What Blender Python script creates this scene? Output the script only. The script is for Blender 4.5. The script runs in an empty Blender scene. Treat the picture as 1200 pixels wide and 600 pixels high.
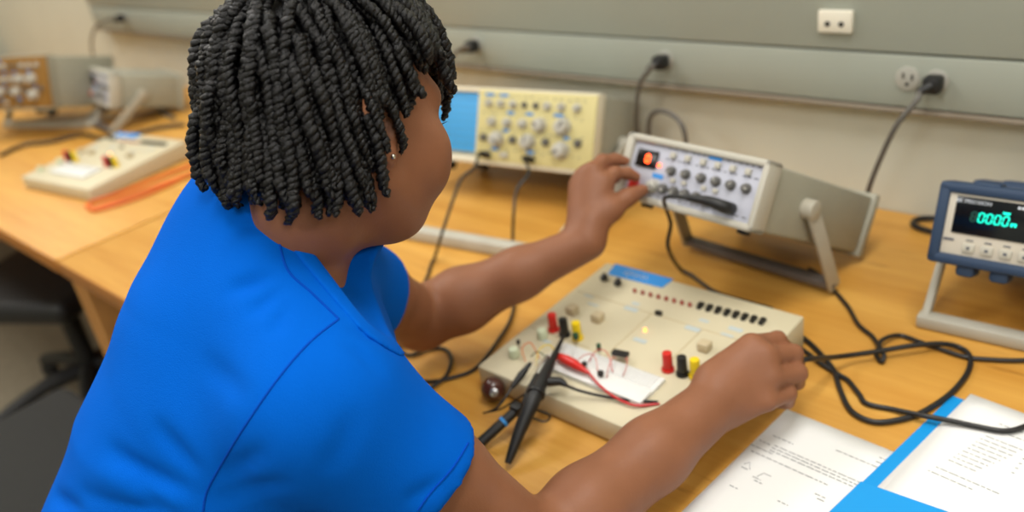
import bpy, bmesh, math, random
import numpy as np
from mathutils import Vector, Matrix

random.seed(7)
RNG = np.random.default_rng(11)
SC = bpy.context.scene
COL = SC.collection
V3 = lambda *a: np.array(a, float)

# ------------------------------------------------------------------ camera
DESK = 0.75                                   # height of the desk top
CAM_POS = V3(0.0, 0.0, DESK + 0.68)
FPX = 1000.0                                  # focal length for a 1200 px wide frame
PITCH, ROLL, YAW = (math.radians(a) for a in (27.0, -9.4, 46.7))
CF = V3(-math.sin(YAW) * math.cos(PITCH), math.cos(YAW) * math.cos(PITCH), -math.sin(PITCH))
_r0 = V3(math.cos(YAW), math.sin(YAW), 0)
_u0 = np.cross(_r0, CF)
CR = _r0 * math.cos(ROLL) + _u0 * math.sin(ROLL)
CU = np.cross(CR, CF)


def sight(x, y):
    return CF * FPX + CR * (x - 600) + CU * (300 - y)


def at(x, y, z=0.0):
    """measured point of the photograph -> point z above the desk top"""
    r = sight(x, y)
    return CAM_POS + r * ((DESK + z - CAM_POS[2]) / r[2])


def atY(x, y, Y):
    r = sight(x, y)
    return CAM_POS + r * (Y / r[1])


def P(x, y, d):
    """measured point at d metres in front of the lens"""
    return CAM_POS + sight(x, y) * (d / FPX)


cam_d = bpy.data.cameras.new('camera')
cam = bpy.data.objects.new('camera', cam_d)
COL.objects.link(cam)
cam_d.sensor_width = 36.0
cam_d.lens = 36.0 * FPX / 1200.0
cam_d.clip_start = 0.02
m = Matrix.Identity(4)
for i in range(3):
    m[i][0], m[i][1], m[i][2], m[i][3] = CR[i], CU[i], -CF[i], CAM_POS[i]
cam.matrix_world = m
cam_d.dof.use_dof = True
cam_d.dof.focus_distance = 0.76
cam_d.dof.aperture_fstop = 2.9
SC.camera = cam

# ------------------------------------------------------------------ materials


def s2l(c):
    return tuple((v / 12.92 if v <= 0.04045 else ((v + 0.055) / 1.055) ** 2.4) for v in c)


def rgb(r, g, b):
    return s2l((r / 255, g / 255, b / 255)) + (1.0,)


def mat(name, col, rough=0.5, metal=0.0, spec=0.5, noise=0.0, nscale=40.0, bump=0.0, bscale=200.0, emit=None, estr=0.0, sss=0.0, coat=0.0, sheen=0.0, trans=0.0):
    m = bpy.data.materials.new(name)
    m.use_nodes = True
    nt = m.node_tree
    b = nt.nodes['Principled BSDF']
    b.inputs['Base Color'].default_value = col
    b.inputs['Roughness'].default_value = rough
    b.inputs['Metallic'].default_value = metal
    b.inputs['Specular IOR Level'].default_value = spec
    if coat:
        b.inputs['Coat Weight'].default_value = coat
    if sheen:
        b.inputs['Sheen Weight'].default_value = sheen
        b.inputs['Sheen Roughness'].default_value = 0.5
    if trans:
        b.inputs['Transmission Weight'].default_value = trans
    if sss:
        b.inputs['Subsurface Weight'].default_value = sss
        b.inputs['Subsurface Radius'].default_value = (0.010, 0.004, 0.002)
        b.inputs['Subsurface Scale'].default_value = 0.6
    if emit:
        b.inputs['Emission Color'].default_value = emit
        b.inputs['Emission Strength'].default_value = estr
    tc = nt.nodes.new('ShaderNodeTexCoord')
    if noise:
        n = nt.nodes.new('ShaderNodeTexNoise')
        n.inputs['Scale'].default_value = nscale
        n.inputs['Detail'].default_value = 4
        nt.links.new(tc.outputs['Object'], n.inputs['Vector'])
        r = nt.nodes.new('ShaderNodeValToRGB')
        r.color_ramp.elements[0].position = 0.3
        r.color_ramp.elements[1].position = 0.7
        r.color_ramp.elements[0].color = tuple(v * (1 - noise) for v in col[:3]) + (1,)
        r.color_ramp.elements[1].color = tuple(min(1, v * (1 + noise)) for v in col[:3]) + (1,)
        nt.links.new(n.outputs['Fac'], r.inputs['Fac'])
        nt.links.new(r.outputs['Color'], b.inputs['Base Color'])
    if bump:
        n2 = nt.nodes.new('ShaderNodeTexNoise')
        n2.inputs['Scale'].default_value = bscale
        n2.inputs['Detail'].default_value = 3
        nt.links.new(tc.outputs['Object'], n2.inputs['Vector'])
        bp = nt.nodes.new('ShaderNodeBump')
        bp.inputs['Strength'].default_value = bump
        bp.inputs['Distance'].default_value = 0.002
        nt.links.new(n2.outputs['Fac'], bp.inputs['Height'])
        nt.links.new(bp.outputs['Normal'], b.inputs['Normal'])
    return m


# ------------------------------------------------------------------ objects


def link_mesh(name, verts, faces, material, parent=None, smooth=False):
    me = bpy.data.meshes.new(name)
    me.from_pydata([tuple(map(float, v)) for v in verts], [], faces)
    me.update()
    if smooth:
        for p in me.polygons:
            p.use_smooth = True
    o = bpy.data.objects.new(name, me)
    COL.objects.link(o)
    if isinstance(material, (list, tuple)):
        for q in material:
            me.materials.append(q)
    else:
        me.materials.append(material)
    if parent:
        o.parent = parent
    return o


def tag(o, label, cat, group=None):
    o['label'] = label
    o['category'] = cat
    if group:
        o['group'] = group
    return o


def thing(name, label, cat, loc=(0, 0, 0), rz=0.0, group=None, rx=0.0, scale=1.0):
    o = bpy.data.objects.new(name, None)
    o.empty_display_size = 0.05
    COL.objects.link(o)
    o.location = tuple(map(float, loc))
    o.rotation_euler = (rx, 0, rz)
    o.scale = (scale,) * 3
    return tag(o, label, cat, group)


def structure(o):
    o['kind'] = 'structure'
    return o


def dup(root, loc=None, rz=None, label=None, group=None):
    r = root.copy()
    COL.objects.link(r)
    if loc is not None:
        r.location = tuple(map(float, loc))
    if rz is not None:
        r.rotation_euler = (root.rotation_euler[0], root.rotation_euler[1], rz)
    if label:
        r['label'] = label
    if group:
        r['group'] = group
    for ch in list(root.children):
        c = ch.copy()
        COL.objects.link(c)
        c.parent = r
        for g in list(ch.children):
            e = g.copy()
            COL.objects.link(e)
            e.parent = c
    return r


class MB:
    """collects shapes, links them as one mesh object"""

    def __init__(self):
        self.bm = bmesh.new()

    def _merge(self, b2, M):
        b2.transform(M)
        me = bpy.data.meshes.new('t')
        b2.to_mesh(me)
        b2.free()
        self.bm.from_mesh(me)
        bpy.data.meshes.remove(me)

    def box(self, c, s, bev=0.0, rot=None, seg=2):
        b = bmesh.new()
        bmesh.ops.create_cube(b, size=1.0)
        bmesh.ops.scale(b, vec=Vector(s), verts=b.verts)
        if bev > 0:
            bmesh.ops.bevel(b, geom=list(b.edges), offset=bev, segments=seg, affect='EDGES', profile=0.5)
        M = Matrix.Translation(Vector(tuple(map(float, c))))
        if rot is not None:
            M = M @ rot.to_4x4()
        self._merge(b, M)
        return self

    def cyl(self, a, c, r, r2=None, n=20, bev=0.0):
        a = Vector(tuple(map(float, a)))
        c = Vector(tuple(map(float, c)))
        d = c - a
        b = bmesh.new()
        bmesh.ops.create_cone(b, cap_ends=True, segments=n, radius1=r, radius2=r if r2 is None else r2, depth=d.length)
        if bev > 0:
            ed = [e for e in b.edges if len(e.link_faces) == 2 and any(len(f.verts) > 4 for f in e.link_faces)]
            bmesh.ops.bevel(b, geom=ed, offset=bev, segments=2, affect='EDGES', profile=0.5)
        M = Matrix.Translation((a + c) / 2) @ d.to_track_quat('Z', 'Y').to_matrix().to_4x4()
        self._merge(b, M)
        return self

    def sph(self, c, r, n=16, sc=(1, 1, 1)):
        b = bmesh.new()
        bmesh.ops.create_uvsphere(b, u_segments=n, v_segments=n // 2 + 2, radius=r)
        bmesh.ops.scale(b, vec=Vector(sc), verts=b.verts)
        self._merge(b, Matrix.Translation(Vector(tuple(map(float, c)))))
        return self

    def prism(self, prof, axis_a, axis_b, axis_w, w0, w1, org=(0, 0, 0), bev=0.0):
        """profile (a,b) points swept along axis_w from w0 to w1"""
        A, B, W, O = (Vector(tuple(map(float, q))) for q in (axis_a, axis_b, axis_w, org))
        b = bmesh.new()
        v0 = [b.verts.new(O + A * p[0] + B * p[1] + W * w0) for p in prof]
        v1 = [b.verts.new(O + A * p[0] + B * p[1] + W * w1) for p in prof]
        n = len(prof)
        b.faces.new(v0[::-1])
        b.faces.new(v1)
        for i in range(n):
            b.faces.new((v0[i], v0[(i + 1) % n], v1[(i + 1) % n], v1[i]))
        bmesh.ops.recalc_face_normals(b, faces=b.faces)
        if bev > 0:
            bmesh.ops.bevel(b, geom=list(b.edges), offset=bev, segments=2, affect='EDGES', profile=0.5)
        self._merge(b, Matrix.Identity(4))
        return self

    def tube(self, pts, r, n=10, closed=False, caps=True):
        v, f = tube_geo(pts, r, n, closed, caps)
        bv = [self.bm.verts.new(tuple(map(float, q))) for q in v]
        for q in f:
            self.bm.faces.new([bv[i] for i in q])
        return self

    def quad(self, pts):
        self.bm.faces.new([self.bm.verts.new(tuple(map(float, q))) for q in pts])
        return self

    def build(self, name, material, parent=None, smooth=True, ang=35):
        bmesh.ops.recalc_face_normals(self.bm, faces=self.bm.faces)
        me = bpy.data.meshes.new(name)
        for fc in self.bm.faces:
            fc.smooth = smooth
        if smooth:
            lim = math.radians(ang)
            for e in self.bm.edges:
                if len(e.link_faces) == 2 and e.calc_face_angle(0) > lim:
                    e.smooth = False
        self.bm.to_mesh(me)
        self.bm.free()
        o = bpy.data.objects.new(name, me)
        COL.objects.link(o)
        me.materials.append(material)
        if parent:
            o.parent = parent
        return o


def spline(pts, n=8, closed=False):
    """Catmull-Rom through pts"""
    p = [np.array(q, float) for q in pts]
    N = len(p)
    out = []
    rng = range(N if closed else N - 1)
    for i in rng:
        if closed:
            a, b, c, d = p[(i - 1) % N], p[i], p[(i + 1) % N], p[(i + 2) % N]
        else:
            a, b, c, d = p[max(i - 1, 0)], p[i], p[i + 1], p[min(i + 2, N - 1)]
        for k in range(n):
            t = k / n
            out.append(0.5 * ((2 * b) + (c - a) * t + (2 * a - 5 * b + 4 * c - d) * t * t + (3 * b - a - 3 * c + d) * t ** 3))
    if not closed:
        out.append(p[-1])
    return out


def rest(pts, n, r):
    """spline whose tube of radius r never dips into the bench top"""
    out = spline(pts, n)
    for q in out:
        q[2] = max(q[2], DESK + r + 0.0006)
    return out


def tube_geo(pts, r, n=10, closed=False, caps=True):
    p = [np.array(q, float) for q in pts]
    N = len(p)
    rs = [r] * N if np.isscalar(r) else list(r)
    T = []
    for i in range(N):
        a = p[(i - 1) % N] if closed else p[max(i - 1, 0)]
        b = p[(i + 1) % N] if closed else p[min(i + 1, N - 1)]
        t = b - a
        T.append(t / (np.linalg.norm(t) + 1e-12))
    ref = V3(0, 0, 1) if abs(T[0][2]) < 0.9 else V3(1, 0, 0)
    u = np.cross(T[0], ref)
    u /= np.linalg.norm(u)
    verts, faces = [], []
    for i in range(N):
        u = u - T[i] * (u @ T[i])
        u /= np.linalg.norm(u) + 1e-12
        w = np.cross(T[i], u)
        for k in range(n):
            a = 2 * math.pi * k / n
            verts.append(p[i] + (u * math.cos(a) + w * math.sin(a)) * rs[i])
    for i in range(N if closed else N - 1):
        j = (i + 1) % N
        for k in range(n):
            l = (k + 1) % n
            faces.append((i * n + k, i * n + l, j * n + l, j * n + k))
    if caps and not closed:
        faces.append(tuple(range(n))[::-1])
        faces.append(tuple((N - 1) * n + k for k in range(n)))
    return verts, faces


# ------------------------------------------------------------------ organic surfaces (signed distance + surface nets)
class Sdf:
    def __init__(self):
        self.p = []

    def cap(self, a, b, ra, rb=None, k=0.01, op='u', flat=None):
        """rounded cone; flat = (axis, factor) squeezes it along axis"""
        a, b = np.array(a, float), np.array(b, float)
        rb = ra if rb is None else rb
        R_ = max(ra, rb) * (max(1.0, flat[1]) if flat else 1.0)
        lo, hi = np.minimum(a, b) - R_, np.maximum(a, b) + R_
        ba = b - a
        l2 = max(ba @ ba, 1e-12)
        if flat is not None:
            ax = np.array(flat[0], float)
            ax /= np.linalg.norm(ax)
            s = 1.0 / flat[1]

        def f(X):
            pa = X - a
            t = np.clip((pa @ ba) / l2, 0, 1)
            q = pa - t[..., None] * ba
            if flat is not None:
                c = q @ ax
                q = q + (c * (s - 1.0))[..., None] * ax
            d = np.sqrt((q * q).sum(-1)) - (ra + (rb - ra) * t)
            return d * (min(1.0, flat[1]) if flat is not None else 1.0)
        self.p.append((op, f, lo, hi, k))
        return self

    def chain(self, pts, rs, k=0.01, op='u', flat=None):
        for i in range(len(pts) - 1):
            self.cap(pts[i], pts[i + 1], rs[i], rs[i + 1], k, op, flat)
        return self

    def ell(self, c, r, M=None, k=0.01, op='u'):
        c, r = np.array(c, float), np.array(r, float)
        M = np.eye(3) if M is None else np.array(M, float)      # rows: local axes in world
        R_ = r.max()
        lo, hi = c - R_, c + R_

        def f(X):
            q = (X - c) @ M.T
            k0 = np.sqrt(((q / r) ** 2).sum(-1))
            k1 = np.sqrt(((q / (r * r)) ** 2).sum(-1)) + 1e-9
            return k0 * (k0 - 1.0) / k1
        self.p.append((op, f, lo, hi, k))
        return self

    def plane(self, c, n, lo, hi, k=0.003):
        """cut away everything on the +n side, inside the box lo..hi"""
        c, n = np.array(c, float), np.array(n, float)
        n /= np.linalg.norm(n)
        lo, hi = np.array(lo, float), np.array(hi, float)

        def f(X):
            box = np.max(np.maximum(lo - X, X - hi), -1)
            return np.maximum(-(X - c) @ n, box)
        self.p.append(('s', f, lo, hi, k))
        return self

    def field(self, fn, lo, hi):
        """adds fn(X) to the distance"""
        self.p.append(('f', fn, np.array(lo, float), np.array(hi, float), 0))
        return self

    def mesh(self, h, B=48):
        lo = np.min([q[2] for q in self.p if q[0] == 'u'], 0) - 0.02
        hi = np.max([q[3] for q in self.p if q[0] == 'u'], 0) + 0.02
        n = np.ceil((hi - lo) / h).astype(int) + 2
        ids, vs, quads = [], [], []
        S1, S2 = int(n[0] + 4), int(n[1] + 4)
        corners = [(i, j, k) for k in (0, 1) for j in (0, 1) for i in (0, 1)]
        edges = [(a, b) for a in range(8) for b in range(a + 1, 8) if sum(abs(corners[a][q] - corners[b][q]) for q in range(3)) == 1]
        for bx in range(0, n[0], B):
            for by in range(0, n[1], B):
                for bz in range(0, n[2], B):
                    o = np.array((bx, by, bz))
                    blo, bhi = lo + (o - 1) * h, lo + (o + B + 2) * h
                    act = [q for q in self.p if np.all(q[2] - q[4] - 2 * h <= bhi) and np.all(q[3] + q[4] + 2 * h >= blo)]
                    if not any(q[0] == 'u' for q in act):
                        continue
                    ax = [lo[i] + (o[i] - 1 + np.arange(B + 3)) * h for i in range(3)]
                    X = np.stack(np.meshgrid(*ax, indexing='ij'), -1)
                    D = np.full(X.shape[:3], 0.2)
                    for op, f, l_, h_, k in act:
                        if op == 'f':
                            D = D + f(X)
                            continue
                        d = f(X)
                        if op == 'i':
                            D = np.maximum(D, d)
                            continue
                        if op == 'u':
                            w = np.maximum(k - np.abs(D - d), 0) / max(k, 1e-9)
                            D = np.minimum(D, d) - w * w * k * 0.25
                        else:
                            w = np.maximum(k - np.abs(D + d), 0) / max(k, 1e-9)
                            D = np.maximum(D, -d) + w * w * k * 0.25
                    inside = D < 0
                    c8 = [D[i:B + 2 + i, j:B + 2 + j, k:B + 2 + k] for i, j, k in corners]
                    cnt = sum((c < 0).astype(np.int8) for c in c8)
                    mask = (cnt > 0) & (cnt < 8)
                    if not mask.any():
                        continue
                    c8 = np.stack([c[mask] for c in c8], -1)
                    idx = np.argwhere(mask)
                    acc = np.zeros((len(idx), 3))
                    num = np.zeros(len(idx))
                    for a, b in edges:
                        da, db = c8[:, a], c8[:, b]
                        cr = (da < 0) != (db < 0)
                        t = np.where(cr, da / np.where(cr, da - db, 1), 0)
                        pa, pb = np.array(corners[a], float), np.array(corners[b], float)
                        acc += np.where(cr[:, None], pa + (pb - pa) * t[:, None], 0)
                        num += cr
                    pos = lo + (o - 1 + idx + acc / num[:, None]) * h
                    g = idx + o
                    gid = (g[:, 0].astype(np.int64) * S1 * 0 + g[:, 0]) * (S2 + 8) * (int(n[2]) + 16) + g[:, 1] * (int(n[2]) + 16) + g[:, 2]
                    ids.append(gid)
                    vs.append(pos)
                    G = lambda q: ((q[:, 0] + o[0]) * (S2 + 8) + q[:, 1] + o[1]) * (int(n[2]) + 16) + q[:, 2] + o[2]
                    # owned grid points: local index 1..B
                    for axis in range(3):
                        s0 = [slice(1, B + 1)] * 3
                        s1 = list(s0)
                        s1[axis] = slice(2, B + 2)
                        A_, B_ = inside[tuple(s0)], inside[tuple(s1)]
                        e = np.argwhere(A_ != B_)
                        if len(e) == 0:
                            continue
                        e1 = e + 1
                        u, w = (axis + 1) % 3, (axis + 2) % 3
                        q = []
                        for du, dw in ((-1, -1), (0, -1), (0, 0), (-1, 0)):
                            z = e1.copy()
                            z[:, u] += du
                            z[:, w] += dw
                            q.append(G(z))
                        q = np.stack(q, -1)
                        fl = A_[tuple(e.T)]
                        q[~fl] = q[~fl][:, ::-1]
                        quads.append(q)
        ids, vs, quads = np.concatenate(ids), np.concatenate(vs), np.concatenate(quads)
        uq, first = np.unique(ids, return_index=True)
        vs = vs[first]
        fc = np.searchsorted(uq, quads)
        used = np.unique(fc)
        remap = np.full(len(uq), -1)
        remap[used] = np.arange(len(used))
        return vs[used], remap[fc]

    def build(self, name, material, parent=None, h=0.004, smooth=2):
        v, f = self.mesh(h)
        # light Laplacian relax
        for _ in range(smooth):
            acc = np.zeros_like(v)
            num = np.zeros(len(v))
            for i in range(4):
                a, b = f[:, i], f[:, (i + 1) % 4]
                np.add.at(acc, a, v[b])
                np.add.at(acc, b, v[a])
                np.add.at(num, a, 1)
                np.add.at(num, b, 1)
            v = v * 0.5 + 0.5 * acc / num[:, None]
        me = bpy.data.meshes.new(name)
        me.vertices.add(len(v))
        me.vertices.foreach_set('co', v.astype(np.float32).ravel())
        me.loops.add(len(f) * 4)
        me.loops.foreach_set('vertex_index', f.astype(np.int32).ravel())
        me.polygons.add(len(f))
        me.polygons.foreach_set('loop_start', np.arange(0, len(f) * 4, 4, dtype=np.int32))
        me.polygons.foreach_set('use_smooth', np.ones(len(f), bool))
        me.update(calc_edges=True)
        me.validate()
        o = bpy.data.objects.new(name, me)
        COL.objects.link(o)
        me.materials.append(material)
        if parent:
            o.parent = parent
        return o
# ------------------------------------------------------------------ the person
M_skin = mat('skin', rgb(140, 92, 65), rough=0.5, spec=0.3, noise=0.08, nscale=22, bump=0.12, bscale=420, sss=0.03)
M_hair = mat('hair', rgb(9, 8, 9), rough=0.3, spec=0.36, noise=0.3, nscale=300, bump=0.6, bscale=900)
M_shirt = mat('blue_cotton', rgb(0, 92, 198), rough=0.9, spec=0.06, noise=0.04, nscale=14, bump=0.25, bscale=900)
M_seam = mat('blue_seam', rgb(0, 70, 178), rough=0.9, spec=0.1)
M_steel = mat('polished_steel', rgb(200, 198, 190), rough=0.2, metal=1.0)
M_trouser = mat('dark_denim', rgb(34, 38, 52), rough=0.9, noise=0.2, nscale=60)
M_shoe = mat('black_shoe', rgb(22, 22, 24), rough=0.6)


def wparent(o, t):
    o.parent = t
    o.matrix_parent_inverse = Matrix.Translation(-Vector(t.location))
    return o


def unit(v):
    v = np.array(v, float)
    return v / np.linalg.norm(v)


# torso frame: fx faces the bench, ly points to the person's left
FXD = unit(V3(0.54, 0.84, 0))
LY = unit(V3(-0.84, 0.54, 0))
UP = V3(0, 0, 1)

Rsh, Lsh = P(376, 458, 0.725), P(366, 308, 0.955)
Rel, Rwr = P(628, 646, 0.835), P(845, 466, 0.956)
Lel, Lwr = P(492, 374, 1.205), P(688, 284, 1.165)
C7 = P(284, 246, 0.825)
PEL = C7 + V3(-0.125, -0.195, -0.52)
CHEST = 0.5 * (Rsh + Lsh) + V3(-0.01, -0.02, -0.07) - 0.045 * FXD
WAIST = 0.5 * (CHEST + PEL) - 0.02 * FXD

# head frame: hx forward, hy left, hz up
_a, _p = math.radians(42), math.radians(-7)
_fw = math.cos(_a) * CR + math.sin(_a) * CF
HX = math.cos(_p) * _fw - math.sin(_p) * CU
HZ = math.cos(_p) * CU + math.sin(_p) * _fw
HY = np.cross(HZ, HX)
HM = np.stack([HX, HY, HZ])
HO = P(449, 151, 0.715) - (-0.005 * HX - 0.077 * HY - 0.01 * HZ)


def H(x, y, z):
    return HO + x * HX + y * HY + z * HZ


def hbasis(xd, zd):
    z = unit(zd)
    x = unit(np.array(xd) - z * (np.array(xd) @ z))
    return np.stack([x, np.cross(z, x), z])


person = thing('person', 'person in a bright blue t-shirt with short black twisted hair working at the bench', 'person', (PEL[0], PEL[1], 0))

B = Sdf()
# --- torso, hidden under the shirt
B.cap(PEL + LY * 0.05, PEL - LY * 0.05, 0.115, k=0.05, flat=(FXD, 0.85))
B.cap(PEL, WAIST, 0.125, 0.120, k=0.06, flat=(FXD, 0.75))
B.cap(WAIST, CHEST, 0.120, 0.135, k=0.06, flat=(FXD, 0.72))
B.cap(Rsh - 0.03 * UP, Lsh - 0.03 * UP, 0.048, k=0.06)
B.cap(CHEST, 0.5 * (CHEST + C7), 0.12, 0.07, k=0.06)
NK = H(-0.035, 0, -0.065)
NB = C7 + 0.060 * FXD - 0.012 * UP
B.cap(NB, NK, 0.060, 0.054, k=0.035)
B.cap(C7 + 0.015 * FXD - 0.03 * UP, Rsh, 0.048, 0.042, k=0.05)
B.cap(C7 + 0.015 * FXD - 0.03 * UP, Lsh, 0.048, 0.042, k=0.05)
# --- head
B.ell(H(-0.007, 0, 0.036), (0.094, 0.077, 0.092), HM, k=0.02)
B.ell(H(0.032, 0, -0.024), (0.056, 0.063, 0.080), HM, k=0.03)
for s in (-1, 1):
    B.cap(H(-0.002, s * 0.054, -0.052), H(0.042, s * 0.023, -0.082), 0.020, 0.018, k=0.03)
    B.ell(H(0.052, s * 0.042, -0.026), (0.034, 0.028, 0.028), HM, k=0.02)
    B.ell(H(0.056, s * 0.038, -0.048), (0.026, 0.022, 0.022), HM, k=0.02)
    B.cap(H(0.070, s * 0.046, 0.022), H(0.083, s * 0.014, 0.022), 0.009, k=0.02)
B.ell(H(0.050, 0, -0.085), (0.018, 0.020, 0.015), HM, k=0.02)
B.cap(H(0.0, 0, -0.066), H(0.045, 0, -0.080), 0.032, 0.022, k=0.02)
for s in (-1, 1):
    B.ell(H(0.090, s * 0.032, 0.000), (0.014, 0.017, 0.011), HM, k=0.012, op='s')
    B.ell(H(0.0725, s * 0.032, -0.001), (0.0135, 0.0140, 0.0125), HM, k=0.004)
B.chain([H(0.083, 0, 0.010), H(0.094, 0, -0.012), H(0.102, 0, -0.028)], [0.008, 0.009, 0.0115], k=0.010)
for s in (-1, 1):
    B.ell(H(0.092, s * 0.0135, -0.033), (0.012, 0.009, 0.009), HM, k=0.006)
B.ell(H(0.072, 0, -0.058), (0.017, 0.026, 0.016), HM, k=0.012)
B.ell(H(0.085, 0, -0.054), (0.010, 0.023, 0.0065), HM, k=0.004)
B.ell(H(0.081, 0, -0.066), (0.010, 0.020, 0.0075), HM, k=0.004)
B.cap(H(0.096, -0.022, -0.060), H(0.096, 0.022, -0.060), 0.0022, k=0.004, op='s')
# ears: helix rim, inner bowl, lobe
for s in (-1, 1):
    E = lambda x, o, z: H(-0.006 + x, s * (0.070 + o), -0.004 + z)
    B.ell(E(0.0, 0.004, 0.0), (0.018, 0.006, 0.030), hbasis(HX + 0.35 * s * HY, HZ + 0.15 * -HX), k=0.006)
    B.chain(spline([E(0.010, 0.004, 0.012), E(0.011, 0.010, 0.026), E(0.000, 0.014, 0.034), E(-0.014, 0.017, 0.026), E(-0.019, 0.018, 0.008), E(-0.014, 0.014, -0.012), E(-0.004, 0.010, -0.028)], 4), [0.0042] * 25, k=0.004)
    B.ell(E(0.003, 0.008, -0.028), (0.0085, 0.0055, 0.0105), HM, k=0.005)
    B.ell(E(0.001, 0.014, -0.002), (0.009, 0.009, 0.014), HM, k=0.005, op='s')
    B.ell(E(0.011, 0.006, -0.008), (0.004, 0.004, 0.007), HM, k=0.004)
# --- right arm
n1 = unit(np.cross(Rwr - Rel, CF))
elbow_n = unit(np.cross(Rwr - Rel, Rsh - Rel))
B.chain([Rsh, Rsh * 0.5 + Rel * 0.5, Rel], [0.050, 0.046, 0.0385], k=0.02)
fm = lambda t, off=0: Rel * (1 - t) + Rwr * t + off * CU
B.chain([Rel, fm(0.25), fm(0.6), Rwr], [0.0385, 0.0415, 0.037, 0.0300], k=0.02)
# --- left arm
B.chain([Lsh, Lsh * 0.5 + Lel * 0.5, Lel], [0.050, 0.047, 0.041], k=0.02)
fl = lambda t: Lel * (1 - t) + Lwr * t
B.chain([Lel, fl(0.25), fl(0.6), Lwr], [0.041, 0.0435, 0.034, 0.0255], k=0.02)


def finger(S, pts, rs, k=0.004, root=0.010):
    S.chain(pts, rs, k=k)
    for q, r in zip(pts[1:-1], rs[1:-1]):       # knuckle bulge
        S.ell(q, (r * 1.07,) * 3, k=0.003)


# --- right hand: loose fist, back of the hand to the viewer, fingers curled over to the far side
RW = [P(826, 440, 0.965), P(842, 470, 0.952)]
rm = {'i': P(880, 404, 0.968), 'm': P(898, 417, 0.958), 'r': P(904, 442, 0.951), 'p': P(898, 470, 0.947)}
wr_c = [P(835, 443, 0.962), P(842, 453, 0.957), P(847, 464, 0.955), P(856, 481, 0.955)]
for (q, key, r) in zip(wr_c, 'imrp', (0.0165, 0.0160, 0.0150, 0.0140)):
    B.cap(q, rm[key], r * 1.12, r * 0.82, k=0.018)
B.cap(P(850, 448, 0.978), P(885, 438, 0.985), 0.021, 0.016, k=0.02)
finger(B, [rm['i'], P(911, 398, 0.992), P(926, 412, 1.018), P(930, 424, 1.035)], [0.0120, 0.0098, 0.0086, 0.0078], k=0.004)
finger(B, [rm['m'], P(930, 414, 0.980), P(934, 424, 1.010), P(921, 432, 1.028)], [0.0122, 0.0102, 0.0088, 0.0080], k=0.004)
finger(B, [rm['r'], P(935, 437, 0.972), P(934, 448, 1.002), P(917, 452, 1.015)], [0.0118, 0.0104, 0.0084, 0.0076], k=0.004)
finger(B, [rm['p'], P(923, 461, 0.966), P(922, 470, 0.992), P(906, 471, 1.003)], [0.0112, 0.0098, 0.0085, 0.0074], k=0.004)
finger(B, [P(850, 428, 0.980), P(880, 415, 1.005), P(908, 418, 1.022), P(930, 426, 1.024)], [0.0165, 0.0130, 0.0105, 0.0088], k=0.005)
# --- left hand: reaching for the generator, finger and thumb on a red binding post
lm = {'i': P(709, 214, 1.178), 'm': P(695, 200, 1.184), 'r': P(683, 206, 1.191), 'p': P(676, 218, 1.196)}
lw_c = [P(694, 274, 1.167), P(688, 272, 1.169), P(682, 272, 1.171), P(677, 274, 1.173)]
for (q, key, r) in zip(lw_c, 'imrp', (0.0165, 0.0160, 0.0150, 0.0140)):
    B.cap(q, lm[key], r, r * 0.80, k=0.016)
finger(B, [lm['i'], P(720, 203, 1.186), P(735, 203, 1.193), P(745, 207, 1.197)], [0.0115, 0.0096, 0.0084, 0.0074])
finger(B, [lm['m'], P(706, 189, 1.194), P(721, 187, 1.202), P(732, 189, 1.206)], [0.0118, 0.0098, 0.0086, 0.0076])
finger(B, [lm['r'], P(697, 199, 1.203), P(712, 203, 1.210), P(722, 210, 1.212)], [0.0112, 0.0093, 0.0082, 0.0073])
finger(B, [lm['p'], P(687, 220, 1.206), P(698, 226, 1.210), P(707, 231, 1.212)], [0.0102, 0.0083, 0.0073, 0.0065])
finger(B, [P(695, 262, 1.167), P(716, 246, 1.171), P(736, 231, 1.179), P(753, 223, 1.188)], [0.0190, 0.0145, 0.0108, 0.0088], k=0.012)
body = B.build('body', M_skin, None, h=0.003, smooth=2)
wparent(body, person)

# --- t-shirt
NECK_N = unit(NK - NB)
NN = unit(NECK_N + 0.25 * LY + 0.70 * FXD)
S = Sdf()
S.cap(PEL + LY * 0.06 - 0.03 * UP, PEL - LY * 0.06 - 0.03 * UP, 0.130, k=0.05, flat=(FXD, 0.9))
S.cap(PEL, WAIST, 0.148, 0.143, k=0.07, flat=(FXD, 0.80))
S.cap(WAIST, CHEST, 0.143, 0.152, k=0.07, flat=(FXD, 0.76))
S.cap(Rsh - 0.03 * UP, Lsh - 0.03 * UP, 0.058, k=0.07)
S.cap(CHEST - 0.060 * FXD - 0.03 * UP, 0.5 * (CHEST + C7) - 0.02 * FXD, 0.120, 0.085, k=0.07)
S.cap(PEL - 0.02 * FXD, WAIST - LY * 0.04 - 0.02 * FXD, 0.150, 0.135, k=0.06)
S.cap(C7 + 0.010 * FXD - 0.022 * UP, Rsh, 0.056, 0.050, k=0.06)
S.cap(C7 + 0.010 * FXD - 0.022 * UP, Lsh, 0.056, 0.050, k=0.06)
S.cap(NB - NN * 0.02, NB + NN * 0.030, 0.078, 0.067, k=0.04)
S.cap(NB - LY * 0.035 - 0.03 * FXD + 0.005 * UP, Rsh - 0.01 * FXD, 0.052, 0.044, k=0.05)
Rhem = Rsh + (Rel - Rsh) * 0.47
Lhem = Lsh + (Lel - Lsh) * 0.44
for a, b, el in ((Rsh, Rhem, Rel), (Lsh, Lhem, Lel)):
    d = unit(el - a)
    S.cap(a, b + d * 0.05, 0.055, 0.059, k=0.03)
    S.cap(a - 0.02 * UP, b - 0.035 * UP + d * 0.05, 0.060, 0.058, k=0.03)
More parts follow.
